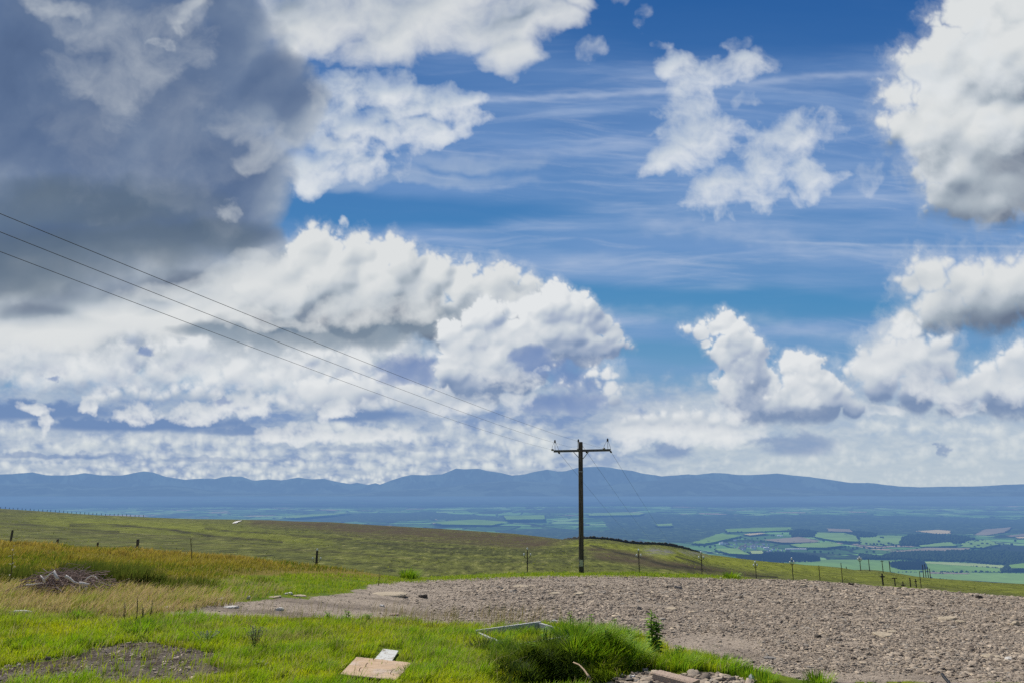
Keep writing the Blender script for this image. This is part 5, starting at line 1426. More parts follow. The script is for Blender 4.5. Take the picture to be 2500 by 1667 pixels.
WGR = [(.20, .42, .03), (.12, .28, .022), (.32, .50, .06)]
leafy_plant('leafy_weed', 'tall leafy weed standing alone right of the bank', 'weed', ground(1596, 1606), .47, 8, .11, 34, WGR, .085)
for px, py, h, s, lab in ((1440, 1556, .30, 4, 'leafy nettle stems at the top of the bank'), (1392, 1560, .34, 4, 'tall nettles at the back left of the bank'), (1330, 1590, .24, 5, 'dark leafy nettles in front of the timber frame'), (1500, 1545, .20, 3, 'short brown-tipped stalks on the right shoulder of the bank'), (1655, 1608, .16, 3, 'small upright weed right of the tall leafy weed'),
                          (1300, 1618, .20, 5, 'broad nettle patch at the left of the dark bank'), (1480, 1590, .22, 4, 'pale green leafy stems in the middle of the bank'), (1545, 1575, .17, 4, 'low leafy weeds near the right end of the bank'), (1400, 1600, .18, 4, 'leafy nettle stems right above the tan stick'),
                          (800, 1515, .14, 3, 'bushy green weed at the edge of the yard, left of centre'), (850, 1511, .15, 3, 'second bushy weed at the edge of the yard'), (895, 1518, .12, 4, 'low leafy weed cluster left of the dry stems'), (970, 1520, .10, 3, 'low leafy weed beside the dry stems')):
    leafy_plant('nettle' if 'nettle' in lab else 'weed', lab, 'weed', ground(px, py), h, s, .075, 14, WGR, .07)
THC = [(.06, .065, .025), (.09, .09, .03), (.13, .10, .05)]
BRN = simple('brown_stem', (.085, .065, .035), var=.3)
for px, py, h, lab in ((299, 1516, .24, 'leftmost of the dark stalks by the bleached grass'), (331, 1519, .36, 'tallest dark stalk of the group by the bleached grass'), (347, 1517, .22, 'short dark stalk right of the tallest one'), (362, 1513, .35, 'dark stalk with a knobbed head right of the tall stalks'), (450, 1504, .17, 'low dark thistle at the left tip of the yard'), (476, 1500, .20, 'dark thistle further along at the left tip of the yard'), (20, 1424, .7, 'tall pale seeding stalk at the left edge'), (923, 1428, .5, 'pale thistle on the green verge of the yard')):
    leafy_plant('thistle', lab, 'thistle', ground(px, py), h, 2, .05 if h < .45 else .11, 12, THC, .03, BRN, None)
leafy_plant('cow_parsley', 'weed with pale flower heads at the left of the foreground', 'wild flower', ground(619, 1588), .24, 6, .06, 14, THC + WGR, .09, BRN, (30, .006, (.34, .32, .22)))
leafy_plant('daisies', 'patch of small white flowers left of the pale flowering weed', 'wild flower', ground(500, 1576), .15, 5, .05, 9, WGR, .10, None, (26, .005, (.42, .41, .34)))
leafy_plant('dock', 'yellow-green broad leaved weed at the bottom left of the foreground', 'weed', ground(637, 1638), .09, 6, .10, 4, [(.22, .28, .02), (.17, .24, .02)], .06)
print('plants', round(time.time() - T0, 1))
# ----------------------------------------------------------------- materials of the built things
def wood_pole_mat():
    t = NT('tarred_pole'); p = t.opos((1, 1, .08)); n = t.noise(26., 7., .7, p); n2 = t.noise(5., 4., .6, t.opos((1, 1, .5)))
    c = t.ramp(n, [(.3, (.035, .029, .024)), (.5, (.095, .080, .064)), (.68, (.20, .175, .145))])
    c = t.mix(t.math('MULTIPLY', n2, .5), c, (.035, .030, .026))
    return t.bsdf(c, .85, t.bump(n, .012), .2)


M_POLE = wood_pole_mat()
M_ARM = simple('weathered_arm', (.10, .105, .11), .7, .3, 14., .004)
M_STEEL = simple('galvanised_steel', (.24, .25, .26), .45, .2, 30., .001, .5, .6)
M_WIRE = simple('dull_wire', (.035, .037, .04), .6, .2, 3., spec=.3)
M_PORC_D = simple('dark_porcelain', (.016, .012, .011), .2, .2, 10., spec=.6)
M_PORC_W = simple('white_porcelain', (.90, .91, .90), .12, .06, 10., spec=.6)
M_CREAM = simple('cream_plate', (.50, .49, .36), .6, .10, 12.)
M_THIN = simple('dark_pole_timber', (.075, .064, .052), .9, .35, 9.)

# ----------------------------------------------------------------- the wooden power pole
YP = 34.0
pb = at(1419.5, 1396, YP); ptop = at(1417.3, 1078, YP)
gb = float(gz(pb.x, pb.y))
pole = empty('utility_pole', (pb.x, pb.y, gb), 'tall dark wooden power pole with a crossarm at the far edge of the yard', 'utility pole')
O = Vector((pb.x, pb.y, gb))
top = Vector((ptop.x, ptop.y, ptop.z)) - O
MB().tube([Vector((0, 0, -.4)), Vector((0, 0, .2)), top * .35, top * .7, top * .985, top], [.125, .122, .118, .113, .108, .100], 20).build('shaft', M_POLE, pole, True)
ARM_A = R(-24)
ad = Vector((math.cos(ARM_A), math.sin(ARM_A), 0))          # along the arm, right end nearer
an = Vector((-ad.y, ad.x, 0))                               # away from the camera
za = at(1417, 1099, YP).z - O.z
ac_ = top * (za / top.z) + an * .165; ac_.z = za
AL = 1.46
arm = MB().beam(ac_ - ad * AL, ac_ + ad * AL, .10, .115, bev=.08).build('crossarm', M_ARM, pole)
for s in (-1, 1):
    MB().beam(ac_ + ad * s * .42 - an * .075 + Vector((0, 0, -.03)), ac_ + ad * s * .06 - an * .075 + Vector((0, 0, -.42)), .016, .075, up=an).build('brace', M_STEEL, pole)
MB().lathe([(.018, 0), (.018, .40), (.012, .42)], ac_ - an * .36, 8, an).build('bolt', M_STEEL, pole)
pins = (-1.40, -.16, 1.34)
for s in pins:
    c = ac_ + ad * s + Vector((0, 0, .057)) - an * .0
    ins = MB().lathe([(.02, .36), (.045, .37), (.05, .40), (.034, .415), (.034, .425), (.05, .435), (.046, .46), (.03, .475), (.036, .49), (.02, .51)], c, 14).build('insulator', M_PORC_D, pole, True)
    MB().lathe([(.025, 0), (.012, .012), (.010, .36)], c, 8).build('pin', M_STEEL, ins)
ends = {}
for s, nm in ((-1.47, 'l'), (-.10, 'm'), (1.20, 'r')):
    c = ac_ + ad * s + Vector((0, 0, .06)) - an * .09; dl = (-an + Vector((0, 0, .05))).normalized()
    MB().lathe([(.012, 0), (.03, .03), (.055, .05), (.055, .07), (.035, .085), (.055, .10), (.055, .12), (.03, .14), (.055, .15), (.05, .17), (.012, .19)], c, 12, dl).build('strain_insulator', M_STEEL, pole, True)
    ends[nm] = O + c + dl * .19
backs = {}
for s, nm in ((-1.24, 'l'), (.22, 'm'), (1.45, 'r')):
    c = ac_ + ad * s - Vector((0, 0, .06)) + an * .06; dl = (an + Vector((0, 0, -.25))).normalized()
    MB().lathe([(.012, 0), (.045, .03), (.045, .07), (.028, .085), (.045, .10), (.045, .13), (.012, .16)], c, 12, dl).build('strain_insulator', M_PORC_D, pole, True)
    backs[nm] = O + c + dl * .16
for (pn, e, b) in ((pins[0], 'l', 'l'), (pins[1], 'm', 'm'), (pins[2], 'r', 'r')):
    c = ac_ + ad * pn + Vector((0, 0, .50)); pe = ends[e] - O; q = backs[b] - O
    J = MB()
    for tgt, off in ((pe, -an * .10), (q, an * .10)):
        pts = []
        for k in range(9):
            t = k / 8; pts.append(c.lerp(tgt, t) + off * math.sin(math.pi * t) + Vector((0, 0, -.02)) * math.sin(math.pi * t))
        J.tube(pts, .008, 5)
    J.build('jumper_wire', M_WIRE, pole)
plz = at(1419, 1373, YP).z - O.z
pc = top * (plz / top.z) + Vector((-.02, -.121, 0)); pc.z = plz
MB().beam(pc + Vector((0, 0, -.15)), pc + Vector((0, 0, .15)), .17, .008, up=(0, -1, 0), bev=.1).build('number_plate', M_CREAM, pole)
MB().lathe([(.126, 0), (.128, .01), (.128, .045), (.126, .055)], top * ((za - 1.05) / top.z), 20).build('band', M_STEEL, pole)


# ----------------------------------------------------------------- overhead wires
def wire(a, b, sag, r, label, n=40, beyond_t=1.0):
    a, b = Vector(a), Vector(b); pts = []
    for k in range(n + 1):
        t = k / n * beyond_t; p = a.lerp(b, t); p.z -= sag * 4 * t * (1 - t); pts.append(tuple(p - a))
    m = MB().tube(pts, r, 6); o = m.build('overhead_wire', M_WIRE, None, True); o.location = a
    return props(o, label, 'power line')


for nm, (lx, ly), lab in (('l', (0, 614.6), 'lowest of the three wires rising from the pole to the left edge'), ('m', (0, 566.6), 'middle one of the three wires rising from the pole to the left edge'), ('r', (0, 522), 'topmost of the three wires rising from the pole to the left edge')):
    u, a = ua(lx, ly); e = ends[nm]; zz = e.z + .28; y = zz / -float(a); far = Vector((float(u) * y, y, zz))
    wire(e, far, .16, .0027, lab, 60, 1.35)
for nm, (lx, ly), lab in (('l', (1580, 1337), 'left one of the three wires dropping from the pole to the moor'), ('m', (1617, 1338), 'centre one of the three wires dropping from the pole to the moor'), ('r', (1662, 1348), 'right one of the three wires dropping from the pole to the moor')):
    wire(backs[nm], at(lx, ly, 262.), 1.2, .006, lab)


# ----------------------------------------------------------------- old telegraph poles down the slope
def telegraph(px, ptop_, pbase, d, spread, label, arms='v', on_slope=False, r=None, drop=None):
    if on_slope:
        b = beyond(px, pbase); d = b.y
    t = at(px, ptop_, d); z0 = float(gz(t.x, t.y)); H = max(t.z - z0, 1.2)
    e = empty('telegraph_pole', (t.x, t.y, t.z - H), label, 'telegraph pole', 'telegraph poles down the moor')
    rr = r or max(.065, .00048 * d); k = d / 1667.
    MB().tube([(0, 0, -.3), (0, 0, H * .5), (0, 0, H - .02)], [rr * 1.12, rr, rr * .9], 8).build('shaft', M_THIN, e)
    s = spread * k / 2; dz = (drop if drop is not None else spread * 1.15) * k; ir = max(.05, .0011 * d)
    if arms == 'v':
        for sg in (-1, 1):
            br = MB().tube([(sg * rr, 0, H - dz - s * .8), (sg * s * .75, 0, H - dz - s * .55), (sg * s, 0, H - dz)], max(.02, .00035 * d), 6).build('bracket', M_THIN, e)
            MB().lathe([(ir * .5, 0), (ir, ir * .3), (ir * .85, ir * 1.4), (ir, ir * 1.8), (ir * .6, ir * 2.6), (.004, ir * 2.9)], (sg * s, 0, H - dz), 10).build('insulator', M_PORC_W, br, True)
    elif arms == 't':
        MB().beam((-s, 0, H - dz), (s, 0, H - dz), rr * 1.2, rr * 1.4).build('crossarm', M_THIN, e)
    if arms == 'v':
        MB().lathe([(ir * .5, 0), (ir, ir * .3), (ir * .85, ir * 1.4), (ir, ir * 1.8), (ir * .6, ir * 2.6), (.004, ir * 2.9)], (0, 0, H - .02), 10).build('insulator', M_PORC_W, e, True)
    return e


for a in ((774.3, 1343, 1378, 60, 18.7, 'short thick telegraph pole with white insulators left of the power pole', 'v', False, .10, 20),
          (1287.3, 1341, 1395, 75, 15.5, 'telegraph pole with three white insulators just left of the power pole', 'v', False, None, 13),
          (1559, 1344, 1395, 100, 10, 'first telegraph pole right of the power pole', 'v', False, None, 12),
          (1711.5, 1350, 1400, 105, 11, 'second telegraph pole right of the power pole, below the rocky hump', 'v', False, None, 11),
          (1844, 1373.5, 1410, 125, 8, 'shorter telegraph pole on the yard rim, third right of the power pole', 'v', False, None, 7),
          (1933, 1365, 1412, 115, 9, 'tall telegraph pole against the edge of the green fields, fourth right of the power pole', 'v', False, None, 8),
          (1999, 1379, 1415, 130, 5, 'bare telegraph pole on the rim, fifth right of the power pole', '', False, None),
          (2053, 1373, 1407, 150, 4, 'bare slim telegraph pole standing half in the green field view', '', False, None),
          (2066, 1382, 1387, 0, 3, 'tiny far pole at the foot of the green field', '', True, None),
          (2098.8, 1363, 1392.5, 0, 7, 'far telegraph pole on the moor edge with insulators, left of a close pair', 'v', True, None, 3),
          (2120.4, 1364, 1393, 0, 4, 'far slim telegraph pole on the moor edge, second of that row', '', True, None),
          (2153.2, 1367, 1396, 0, 7, 'far telegraph pole straight above a thick short one', 't', True, None, 2),
          (2170.6, 1368, 1395.4, 0, 3, 'faint far pole left of the oval plantation', '', True, None),
          (2153.2, 1399, 1426, 88, 11, 'thick short pole with raised bracket arms on the stony rim', 't', False, .10, 7),
          (2183.8, 1410, 1428, 100, 12, 'short pole with a thin crossbar at its very top on the rim', 't', False, .085, .5),
          (2204, 1418, 1430, 105, 10, 'shortest pole on the rim, cross shaped', 't', False, .09, 9),
          (2221, 1409, 1430, 100, 4, 'plain short pole on the rim right of the cross shaped one', '', False, .085),
          (2235, 1412, 1432, 110, 6, 'short pole with a low crossbar, rightmost of the short ones', 't', False, .08, 6),
          (2244.7, 1393, 1430, 160, 3, 'slim taller pole right behind the short ones on the rim', '', False, None),
          (2251.9, 1377.5, 1409, 0, 3, 'left pole of the four at the right end of the plantation', '', True, None),
          (2257.3, 1376, 1408.6, 0, 3, 'tallest pole of the four at the right end of the plantation', '', True, None),
          (2263.8, 1383.5, 1409.3, 0, 3, 'third pole of the four right of the plantation', '', True, None),
          (2269.2, 1387, 1410, 0, 3, 'last and shortest pole of the four right of the plantation', '', True, None)):
    telegraph(*a)

# ----------------------------------------------------------------- fence posts
M_POST = simple('grey_fence_post', (.11, .095, .078), .9, .4, 12., .01)


def post(px, ptop_, d, wpx, label, lean=0., cap=False, sleeve=None):
    t = at(px, ptop_, d); z0 = float(gz(t.x, t.y)); H = max(t.z - z0, .5); w = wpx / 1667. * d
    o = MB().tube([(-lean * .2, 0, -.2), (0, 0, H * .5), (lean, 0, H - w * .15), (lean, 0, H)], [w * .5, w * .5, w * .5, w * .40], 9).build('fence_post', M_POST)
    o.location = (t.x, t.y, t.z - H); return props(o, label, 'fence post', 'fence posts behind the brow')


post(29, 1293, 38, 4.8, 'dark fence post nearest the left edge, sticking up over the tawny brow', .04)
post(141, 1315.5, 33, 5.2, 'fence post of which only the dark top shows, second from the left edge')
post(239, 1323, 33, 4.2, 'smallest fence post top showing over the tawny brow')
post(337, 1315.5, 31, 6.4, 'thickest fence post over the tawny brow, standing straight')
M_FARP = simple('far_fence_post', (.045, .042, .036), .9, .3, 4., haze=(7800., .95))
mv = MB().tube([(0, 0, -.3), (0, 0, 1.25)], .16, 5)
fp = None
for i in range(36):
    px = -10 + i * 10.3 + random.uniform(-1, 1)
    u, _ = ua(px, 1250); u = float(u); ysk = float(np.interp(u, GU, YSK)) * .985
    loc = (u * ysk, ysk, float(gz(u * ysk, ysk)))
    if fp is None:
        fp = mv.build('fence_post', M_FARP); o = fp
        props(o, 'tiny post of the fence along the moor skyline at left', 'fence post', 'fence posts on the skyline')
    else:
        o = fp.copy(); COL.objects.link(o)
    o.location = loc; o.scale = (1, 1, random.uniform(.8, 1.25))

# dead stalk on the brow
g0 = ground(468, 1372); h0 = at(459.6, 1312.6, g0.y).z - g0.z
st = MB().tube([(0, 0, -.02), (-.02, 0, h0 * .3), (-.06, 0, h0 * .65), (-.105, 0, h0)], [.012, .010, .008, .005], 6)
for k in range(7):
    t = .45 + .08 * k; b = Vector((-.09 * t, 0, h0 * t)); st.tube([b, b + Vector((random.uniform(-.06, .06), random.uniform(-.04, .04), .07))], [.005, .003], 4)
st = st.build('dead_stalk', BRN); st.location = g0; props(st, 'thin dead stalk leaning on the tawny brow, right of the fence posts', 'dead stalk')

# dry stone wall along the hump, pale track on the skyline
WL = [(1376, 1315), (1400, 1313.5), (1426, 1312.5), (1453, 1310.5), (1483, 1313), (1510, 1317), (1537, 1322), (1572, 1324.5), (1602, 1324.5), (1632, 1327.5), (1662, 1333), (1691, 1341), (1715, 1347.5)]
V, Fc = [], []
rw = random.Random(5); P = []
for i in range(len(WL) - 1):
    for j in range(10): P.append((WL[i][0] + (WL[i + 1][0] - WL[i][0]) * j / 10, 0))
for i, (px, _) in enumerate(P):
    u, _a = ua(px, 1320); u = float(u); y = float(np.interp(u, GU, YSK)) * .985; z = float(gz(u * y, y)); k = min(1, i / 12, (len(P) - 1 - i) / 14)
    hh = (.25 + .65 * k) * rw.uniform(.7, 1.25); b = len(V)
    V += [(u * y, y - .45, z - .6), (u * y + rw.uniform(-.05, .05), y - .3, z + hh * .94), (u * y, y + .3, z + hh), (u * y, y + .45, z - .6)]
    if i: Fc += [(b - 4, b, b + 1, b - 3), (b - 3, b + 1, b + 2, b - 2), (b - 2, b + 2, b + 3, b - 1)]
o = obj('dry_stone_wall', V, Fc, simple('dark_wall_stone', (.075, .072, .066), .95, .45, 1.6, .15, haze=(7800., .95)))
props(o, 'dark dry stone wall following the crest of the rocky hump', 'wall')
tk = [(566, 1278.5), (574, 1274.2), (582, 1272.2), (590, 1271.2), (589, 1272.6), (582, 1275), (576, 1278)]
tp = []
for px, py in tk:
    b = beyond(px, py); tp.append((b.x, b.y, b.z + .35))
props(obj('track', tp, [tuple(range(len(tp)))], simple('pale_track', (.62, .60, .56), .9, .1, .3)), kind='structure')

# ----------------------------------------------------------------- brushwood
M_TWIG = simple('dead_twig', (.25, .18, .155), .9, .45, 18.)
M_LIMB = simple('bleached_limb', (.64, .58, .54), .85, .25, 22., .004)
bc = ground(150, 1446); BW = 150 / 1667. * bc.y
pile = MB(); rb = random.Random(21)
for k in range(330):
    q = rb.gauss(0, .42); xx = q * BW * .60; hmax = .36 * math.exp(-(q * 1.25 + .12) ** 2) * (1 + .12 * math.sin(q * 9)); yy = rb.gauss(.1, .28); zz = rb.uniform(.0, hmax) * math.exp(-(yy * 1.1) ** 2)
    L_ = rb.uniform(.22, .75); az = rb.gauss(.3 if q < 0 else 2.7, .75); el = rb.gauss(.12, .28)
    d = Vector((math.cos(az) * math.cos(el), math.sin(az) * math.cos(el), math.sin(el))) * L_
    p0 = Vector((xx, yy, zz)) - d * .5; b = Vector((rb.gauss(0, .05), rb.gauss(0, .05), rb.gauss(.02, .05)))
    p0.z = max(p0.z, .0); p2 = p0 + d; p2.z = max(p2.z, .01)
    r0 = rb.choice((.005, .006, .008, .012))
    pile.tube([p0, p0.lerp(p2, .5) + b, p2], [r0, r0 * .8, r0 * .4], 4, False)
o = pile.build('brushwood_pile', M_TWIG); o.location = bc
props(o, 'heap of dead brushwood twigs in front of the dark rushes', 'brushwood', None, 'stuff')
zB = lambda x, y: (x / 5.2275, 1200 + y / 5.2275)


def limb(pts, rad, label, dy=-.12, forks=()):
    b0 = bc.y + dy - .38; P = [at(*zB(x, y), b0 + 0.02 * i) for i, (x, y) in enumerate(pts)]
    m = MB().tube([p - P[0] for p in P], [1.5 * rad * (1 - .6 * i / (len(P) - 1)) for i in range(len(P))], 7)
    for fk in forks:
        Q = [at(*zB(x, y), b0 + .03) - P[0] for x, y in fk]; m.tube(Q, [rad * .55] + [rad * .3] * (len(Q) - 1), 6)
    o = m.build('branch', M_LIMB, None, True); o.location = P[0]; props(o, label, 'branch', 'bleached branches on the brushwood pile')


limb([(735, 1115), (710, 1070), (690, 1020), (700, 1008)], .020, 'thick pale stub pointing up at the top of the brushwood', -.25)
limb([(575, 1120), (620, 1065), (680, 1020)], .014, 'pale branch slanting up to the top of the brushwood', -.25, [[(600, 1090), (560, 1085)]])
limb([(570, 1155), (545, 1100), (515, 1068)], .013, 'forked pale branch on the left slope of the brushwood', -.2, [[(548, 1105), (585, 1098)]])
limb([(830, 1075), (880, 1100), (940, 1150), (1010, 1168)], .018, 'long pale branch lying across the right slope of the brushwood', -.3)
limb([(1010, 1168), (1060, 1170), (1110, 1180), (1140, 1175)], .022, 'thick bleached root end at the right of the brushwood', -.3, [[(1060, 1170), (1080, 1210), (1100, 1270)], [(1090, 1178), (1120, 1230)], [(1050, 1180), (1050, 1230)]])
limb([(1085, 1140), (1120, 1095), (1165, 1075), (1215, 1080), (1250, 1105)], .011, 'thin curling branch sticking out right of the brushwood', -.1, [[(1165, 1075), (1200, 1062)], [(1215, 1080), (1245, 1120)]])
limb([(330, 1190), (430, 1180), (520, 1165), (560, 1170)], .010, 'thin pale branch trailing left from the brushwood', -.2)

# ----------------------------------------------------------------- separate stones
def rock_mat(name, a, b):
    t = NT(name); p = t.opos(); n = t.noise(7., 7., .65, p); n2 = t.noise(28., 5., .6, p)
    return t.bsdf(t.mix(t.math('ADD', t.math('MULTIPLY', n, .7), t.math('MULTIPLY', n2, .3)), a, b), .9, t.bump(t.math('ADD', n, t.math('MULTIPLY', n2, .4)), .02), .15)


M_RK = {'pale': rock_mat('pale_sandstone', (.30, .25, .18), (.58, .48, .35)), 'white': rock_mat('whitish_stone', (.48, .45, .41), (.80, .77, .72)), 'grey': rock_mat('grey_stone_block', (.16, .145, .13), (.36, .33, .30)), 'dark': rock_mat('dark_stone', (.055, .045, .038), (.13, .11, .09)), 'pink': rock_mat('pink_sandstone', (.34, .25, .19), (.52, .40, .32))}


def rock(px, py, wpx, hpx, kind, label, seed, flat=False, rz=None, y=None):
    g = ground(px, py) if y is None else at(px, py, y); s = wpx / 1667. * g.y / 2 * .9; hh = max(hpx / 1667. * g.y * .8, .02)
    bm = bmesh.new(); bmesh.ops.create_cube(bm, size=2.0)
    bmesh.ops.subdivide_edges(bm, edges=bm.edges[:], cuts=2, use_grid_fill=True)
    r = random.Random(seed); ph = [r.uniform(0, 6) for _ in range(6)]
    ea = [r.uniform(0, 2 * math.pi) for _ in range(4)]
    for v in bm.verts:
        c = v.co; a = math.atan2(c.y, c.x); q = 1 / max(abs(math.cos(a)), abs(math.sin(a)))
        k = .95 + .16 * math.sin(2 * a + ph[0]) + .10 * math.sin(3 * a + ph[1]) + .06 * math.sin(5 * a + ph[2])
        rr = min(math.hypot(c.x, c.y), 1.) * (q if False else 1)
        rad = max(abs(c.x), abs(c.y)) * k * (1.0 if c.z < .5 else .88)
        c.x, c.y = rad * math.cos(a), rad * math.sin(a) * .75
        c.z = c.z * .5 + .5 + (0 if flat else .18 * math.sin(3 * c.x + ph[3]) * (c.z > 0)) + r.uniform(-.05, .05)
        c.x += r.uniform(-.05, .05); c.y += r.uniform(-.05, .05)
        c.x *= s; c.y *= s * (1.25 if flat else 1); c.z = c.z * hh - hh * .18
    me = bpy.data.meshes.new('stone'); bm.to_mesh(me); bm.free(); me.materials.append(M_RK[kind])
    o = bpy.data.objects.new('flat_stone' if flat else 'stone', me); COL.objects.link(o)
    o.location = g; o.rotation_euler = (r.uniform(-.05, .05), r.uniform(-.06, .06), r.uniform(-.5, .5) if rz is None else rz)
    return props(o, label, 'stone')


for i, a in enumerate(((2315, 1512, 46, 8, 'pale', 'large flat tan slab high up in the stony yard at right', 1), (2345, 1519, 22, 5, 'pale', 'small tan slab touching the large one at right', 1), (2157, 1551, 54, 7, 'pale', 'flat tan slab in the middle of the stony yard', 1), (2178, 1543, 26, 5, 'pale', 'thin tan slab just behind the middle slab', 1),
                       (2479, 1526, 24, 11, 'pale', 'blocky tan stone at the right edge of the yard', 0), (2467, 1609, 30, 5, 'white', 'white flat stone near the right edge', 1), (2425, 1604, 46, 4, 'pale', 'long thin tan slab left of the white flat stone', 1), (2129, 1583, 14, 8, 'dark', 'small dark brown stone in the lower middle of the yard', 0), (1997, 1556, 20, 9, 'dark', 'dark lump of stone left of the middle slab', 0),
                       (1413, 1452, 34, 8, 'pale', 'thick pale slab straight below the power pole', 0), (1355, 1449, 30, 4, 'pale', 'thin pale slab left of the thick one below the power pole', 1), (1271, 1432, 40, 4, 'pale', 'long pale slab at the back of the yard, left of the power pole', 1), (1448, 1428, 20, 4, 'pale', 'small pale slab near the foot of the power pole', 1),
                       (1639, 1488, 32, 6, 'pale', 'pale tan slab in the centre of the yard', 1), (1574, 1514, 24, 4, 'pale', 'pale flat stone behind the tall leafy weed', 1), (1352, 1522, 22, 11, 'white', 'rounded whitish boulder behind the grassy bank', 0), (1656, 1437, 20, 10, 'grey', 'angular grey boulder back in the yard, right of the power pole', 0), (1802, 1410, 18, 8, 'pale', 'pale boulder beside the dark green tuft on the rim', 0), (2078, 1428, 12, 8, 'dark', 'dark stone block on the yard rim', 0), (2390, 1459, 17, 8, 'dark', 'dark stone block on the rim at far right', 0), (1962, 1431, 20, 6, 'pale', 'tan stone lump just inside the rim', 0), (1561, 1487, 12, 9, 'grey', 'pointed grey stone standing left of the centre slab', 0),
                       (951, 1453, 88, 8, 'pale', 'very long pale slab at the left back of the yard', 1), (731, 1455, 32, 4, 'pale', 'pale slab in the grass at the left of the yard', 1), (704, 1450, 22, 5, 'white', 'whitish stone in the grass behind the pale slab', 0), (671, 1458, 30, 4, 'pale', 'flat stone at the left end of the grass slabs', 1), (683, 1489, 20, 8, 'white', 'whitish lump on the left part of the yard', 0),
                       (1033, 1458, 22, 9, 'dark', 'dark broken stone right of the very long slab', 0), (536, 1465, 26, 8, 'white', 'white stone at the left tip of the yard', 0), (606, 1461, 12, 9, 'white', 'small white pointed stone at the left tip of the yard', 0), (408, 1483, 18, 4, 'white', 'whitish flat stone beyond the dark stalks', 1), (563, 1483, 36, 5, 'white', 'pale flat stone lying on the left tip of the yard', 1), (673, 1441, 10, 7, 'dark', 'black lump in the bright grass left of the yard', 0), (962, 1501, 22, 5, 'pink', 'pinkish flat stone at the front of the yard', 1), (933, 1480, 14, 6, 'white', 'small white stone on the left part of the yard', 0),
                       (1517, 1651, 18, 7, 'grey', 'grey stone among the rubble at the foot of the bank', 0), (1544, 1655, 14, 9, 'white', 'upright whitish stone in the rubble at the foot of the bank', 0), (1556, 1664, 16, 8, 'grey', 'grey broken stone left of the pink block', 0), (1462, 1666, 16, 8, 'white', 'whitish stone at the bottom edge under the bank', 0), (1575, 1637, 14, 8, 'grey', 'grey stone tucked under the right side of the bank', 0), (1592, 1648, 14, 8, 'pink', 'pinkish broken stone behind the pink block', 0), (1800, 1607, 26, 6, 'dark', 'dark flat stone at the edge of the weeds, lower yard', 1), (1880, 1608, 30, 6, 'grey', 'flat grey slab in the lower yard', 1))):
    rock(a[0], a[1], a[2], a[3], a[4], a[5], 400 + i, bool(a[6]))

# ----------------------------------------------------------------- junk in the grass
def quad_board(px4, lift, th, name, mat, label, parent=None, y_hint=None):
    P = [ground(x, y) for x, y in px4]
    c = sum(P, Vector()) / 4
    e1 = (P[1] - P[0] + P[2] - P[3]) * .5; e2 = (P[3] - P[0] + P[2] - P[1]) * .5
    nrm = e1.cross(e2).normalized(); nrm = nrm if nrm.z > 0 else -nrm
    flat = [p - nrm * (p - c).dot(nrm) for p in P]
    return c, nrm, [p - c for p in flat], lift, th


def slab_mesh(flat, nrm, z0, th, e=.004):
    lo = [p + nrm * z0 for p in flat]; hi = [p * (1 - e * 2) + nrm * (z0 + th) for p in flat]; md = [p + nrm * (z0 + th - e) for p in flat]
    V = lo + md + hi
    Fc = [(3, 2, 1, 0), (8, 9, 10, 11)] + [(k, (k + 1) % 4, 4 + (k + 1) % 4, 4 + k) for k in range(4)] + [(4 + k, 4 + (k + 1) % 4, 8 + (k + 1) % 4, 8 + k) for k in range(4)]
    return V, Fc


def ply_mat():
    t = NT('plywood'); p = t.opos((2.2, 16., 8.)); n = t.noise(2.4, 7., .6, p, 1.2); n2 = t.noise(3.0, 3., .5, t.opos())
    c = t.ramp(n, [(.3, (.36, .235, .14)), (.5, (.50, .345, .215)), (.7, (.60, .44, .30))])
    c = t.mix(t.math('MULTIPLY', t.sm(n2, .5, .7), .7), c, (.60, .50, .42)); c = t.mix(t.math('MULTIPLY', t.sm(t.noise(4.5, 7., .7, t.opos()), .52, .66), .65), c, (.22, .16, .11))
    return t.bsdf(c, .7, t.bump(n, .002), .25)


def paint_mat():
    t = NT('flaking_white_paint'); p = t.opos(); n = t.noise(9., 8., .7, p, .8)
    c = t.mix(t.sm(n, .50, .60), (.58, .58, .55), (.32, .27, .22)); return t.bsdf(c, .6, t.bump(n, .002), .3)


c, nrm, fl, _, _ = quad_board([(869, 1616), (1006, 1628), (966, 1674), (829, 1656)], 0, 0, '', None, '')
LP = .035
ply = empty('plywood_sheet', c, 'bare tan plywood sheet lying tilted in the foreground grass', 'board')
V, Fc = slab_mesh(fl, nrm, LP, .012); obj('sheet', V, Fc, ply_mat(), ply)
M_RUST = simple('rusty_nail', (.045, .028, .02), .8, .3, 40.)
for sx, sy in ((910, 1621.5), (892, 1636), (875.5, 1650), (952, 1659)):
    g = ground(sx, sy) - c; g = g - nrm * g.dot(nrm) + nrm * (LP + .012)
    MB().tube([g, g + Vector((.003, 0, .016)), g + Vector((.010, 0, .028)), g + Vector((.020, .002, .030))], [.004, .004, .003, .003], 6).build('nail', M_RUST, ply)
c, nrm, fl, _, _ = quad_board([(935, 1590), (972, 1595), (952, 1628), (908, 1623)], 0, 0, '', None, '')
wb_ = empty('painted_board', c, 'flaking white painted board half under the plywood sheet', 'board')
V, Fc = slab_mesh(fl, nrm, .02, .012); obj('plank', V, Fc, paint_mat(), wb_)

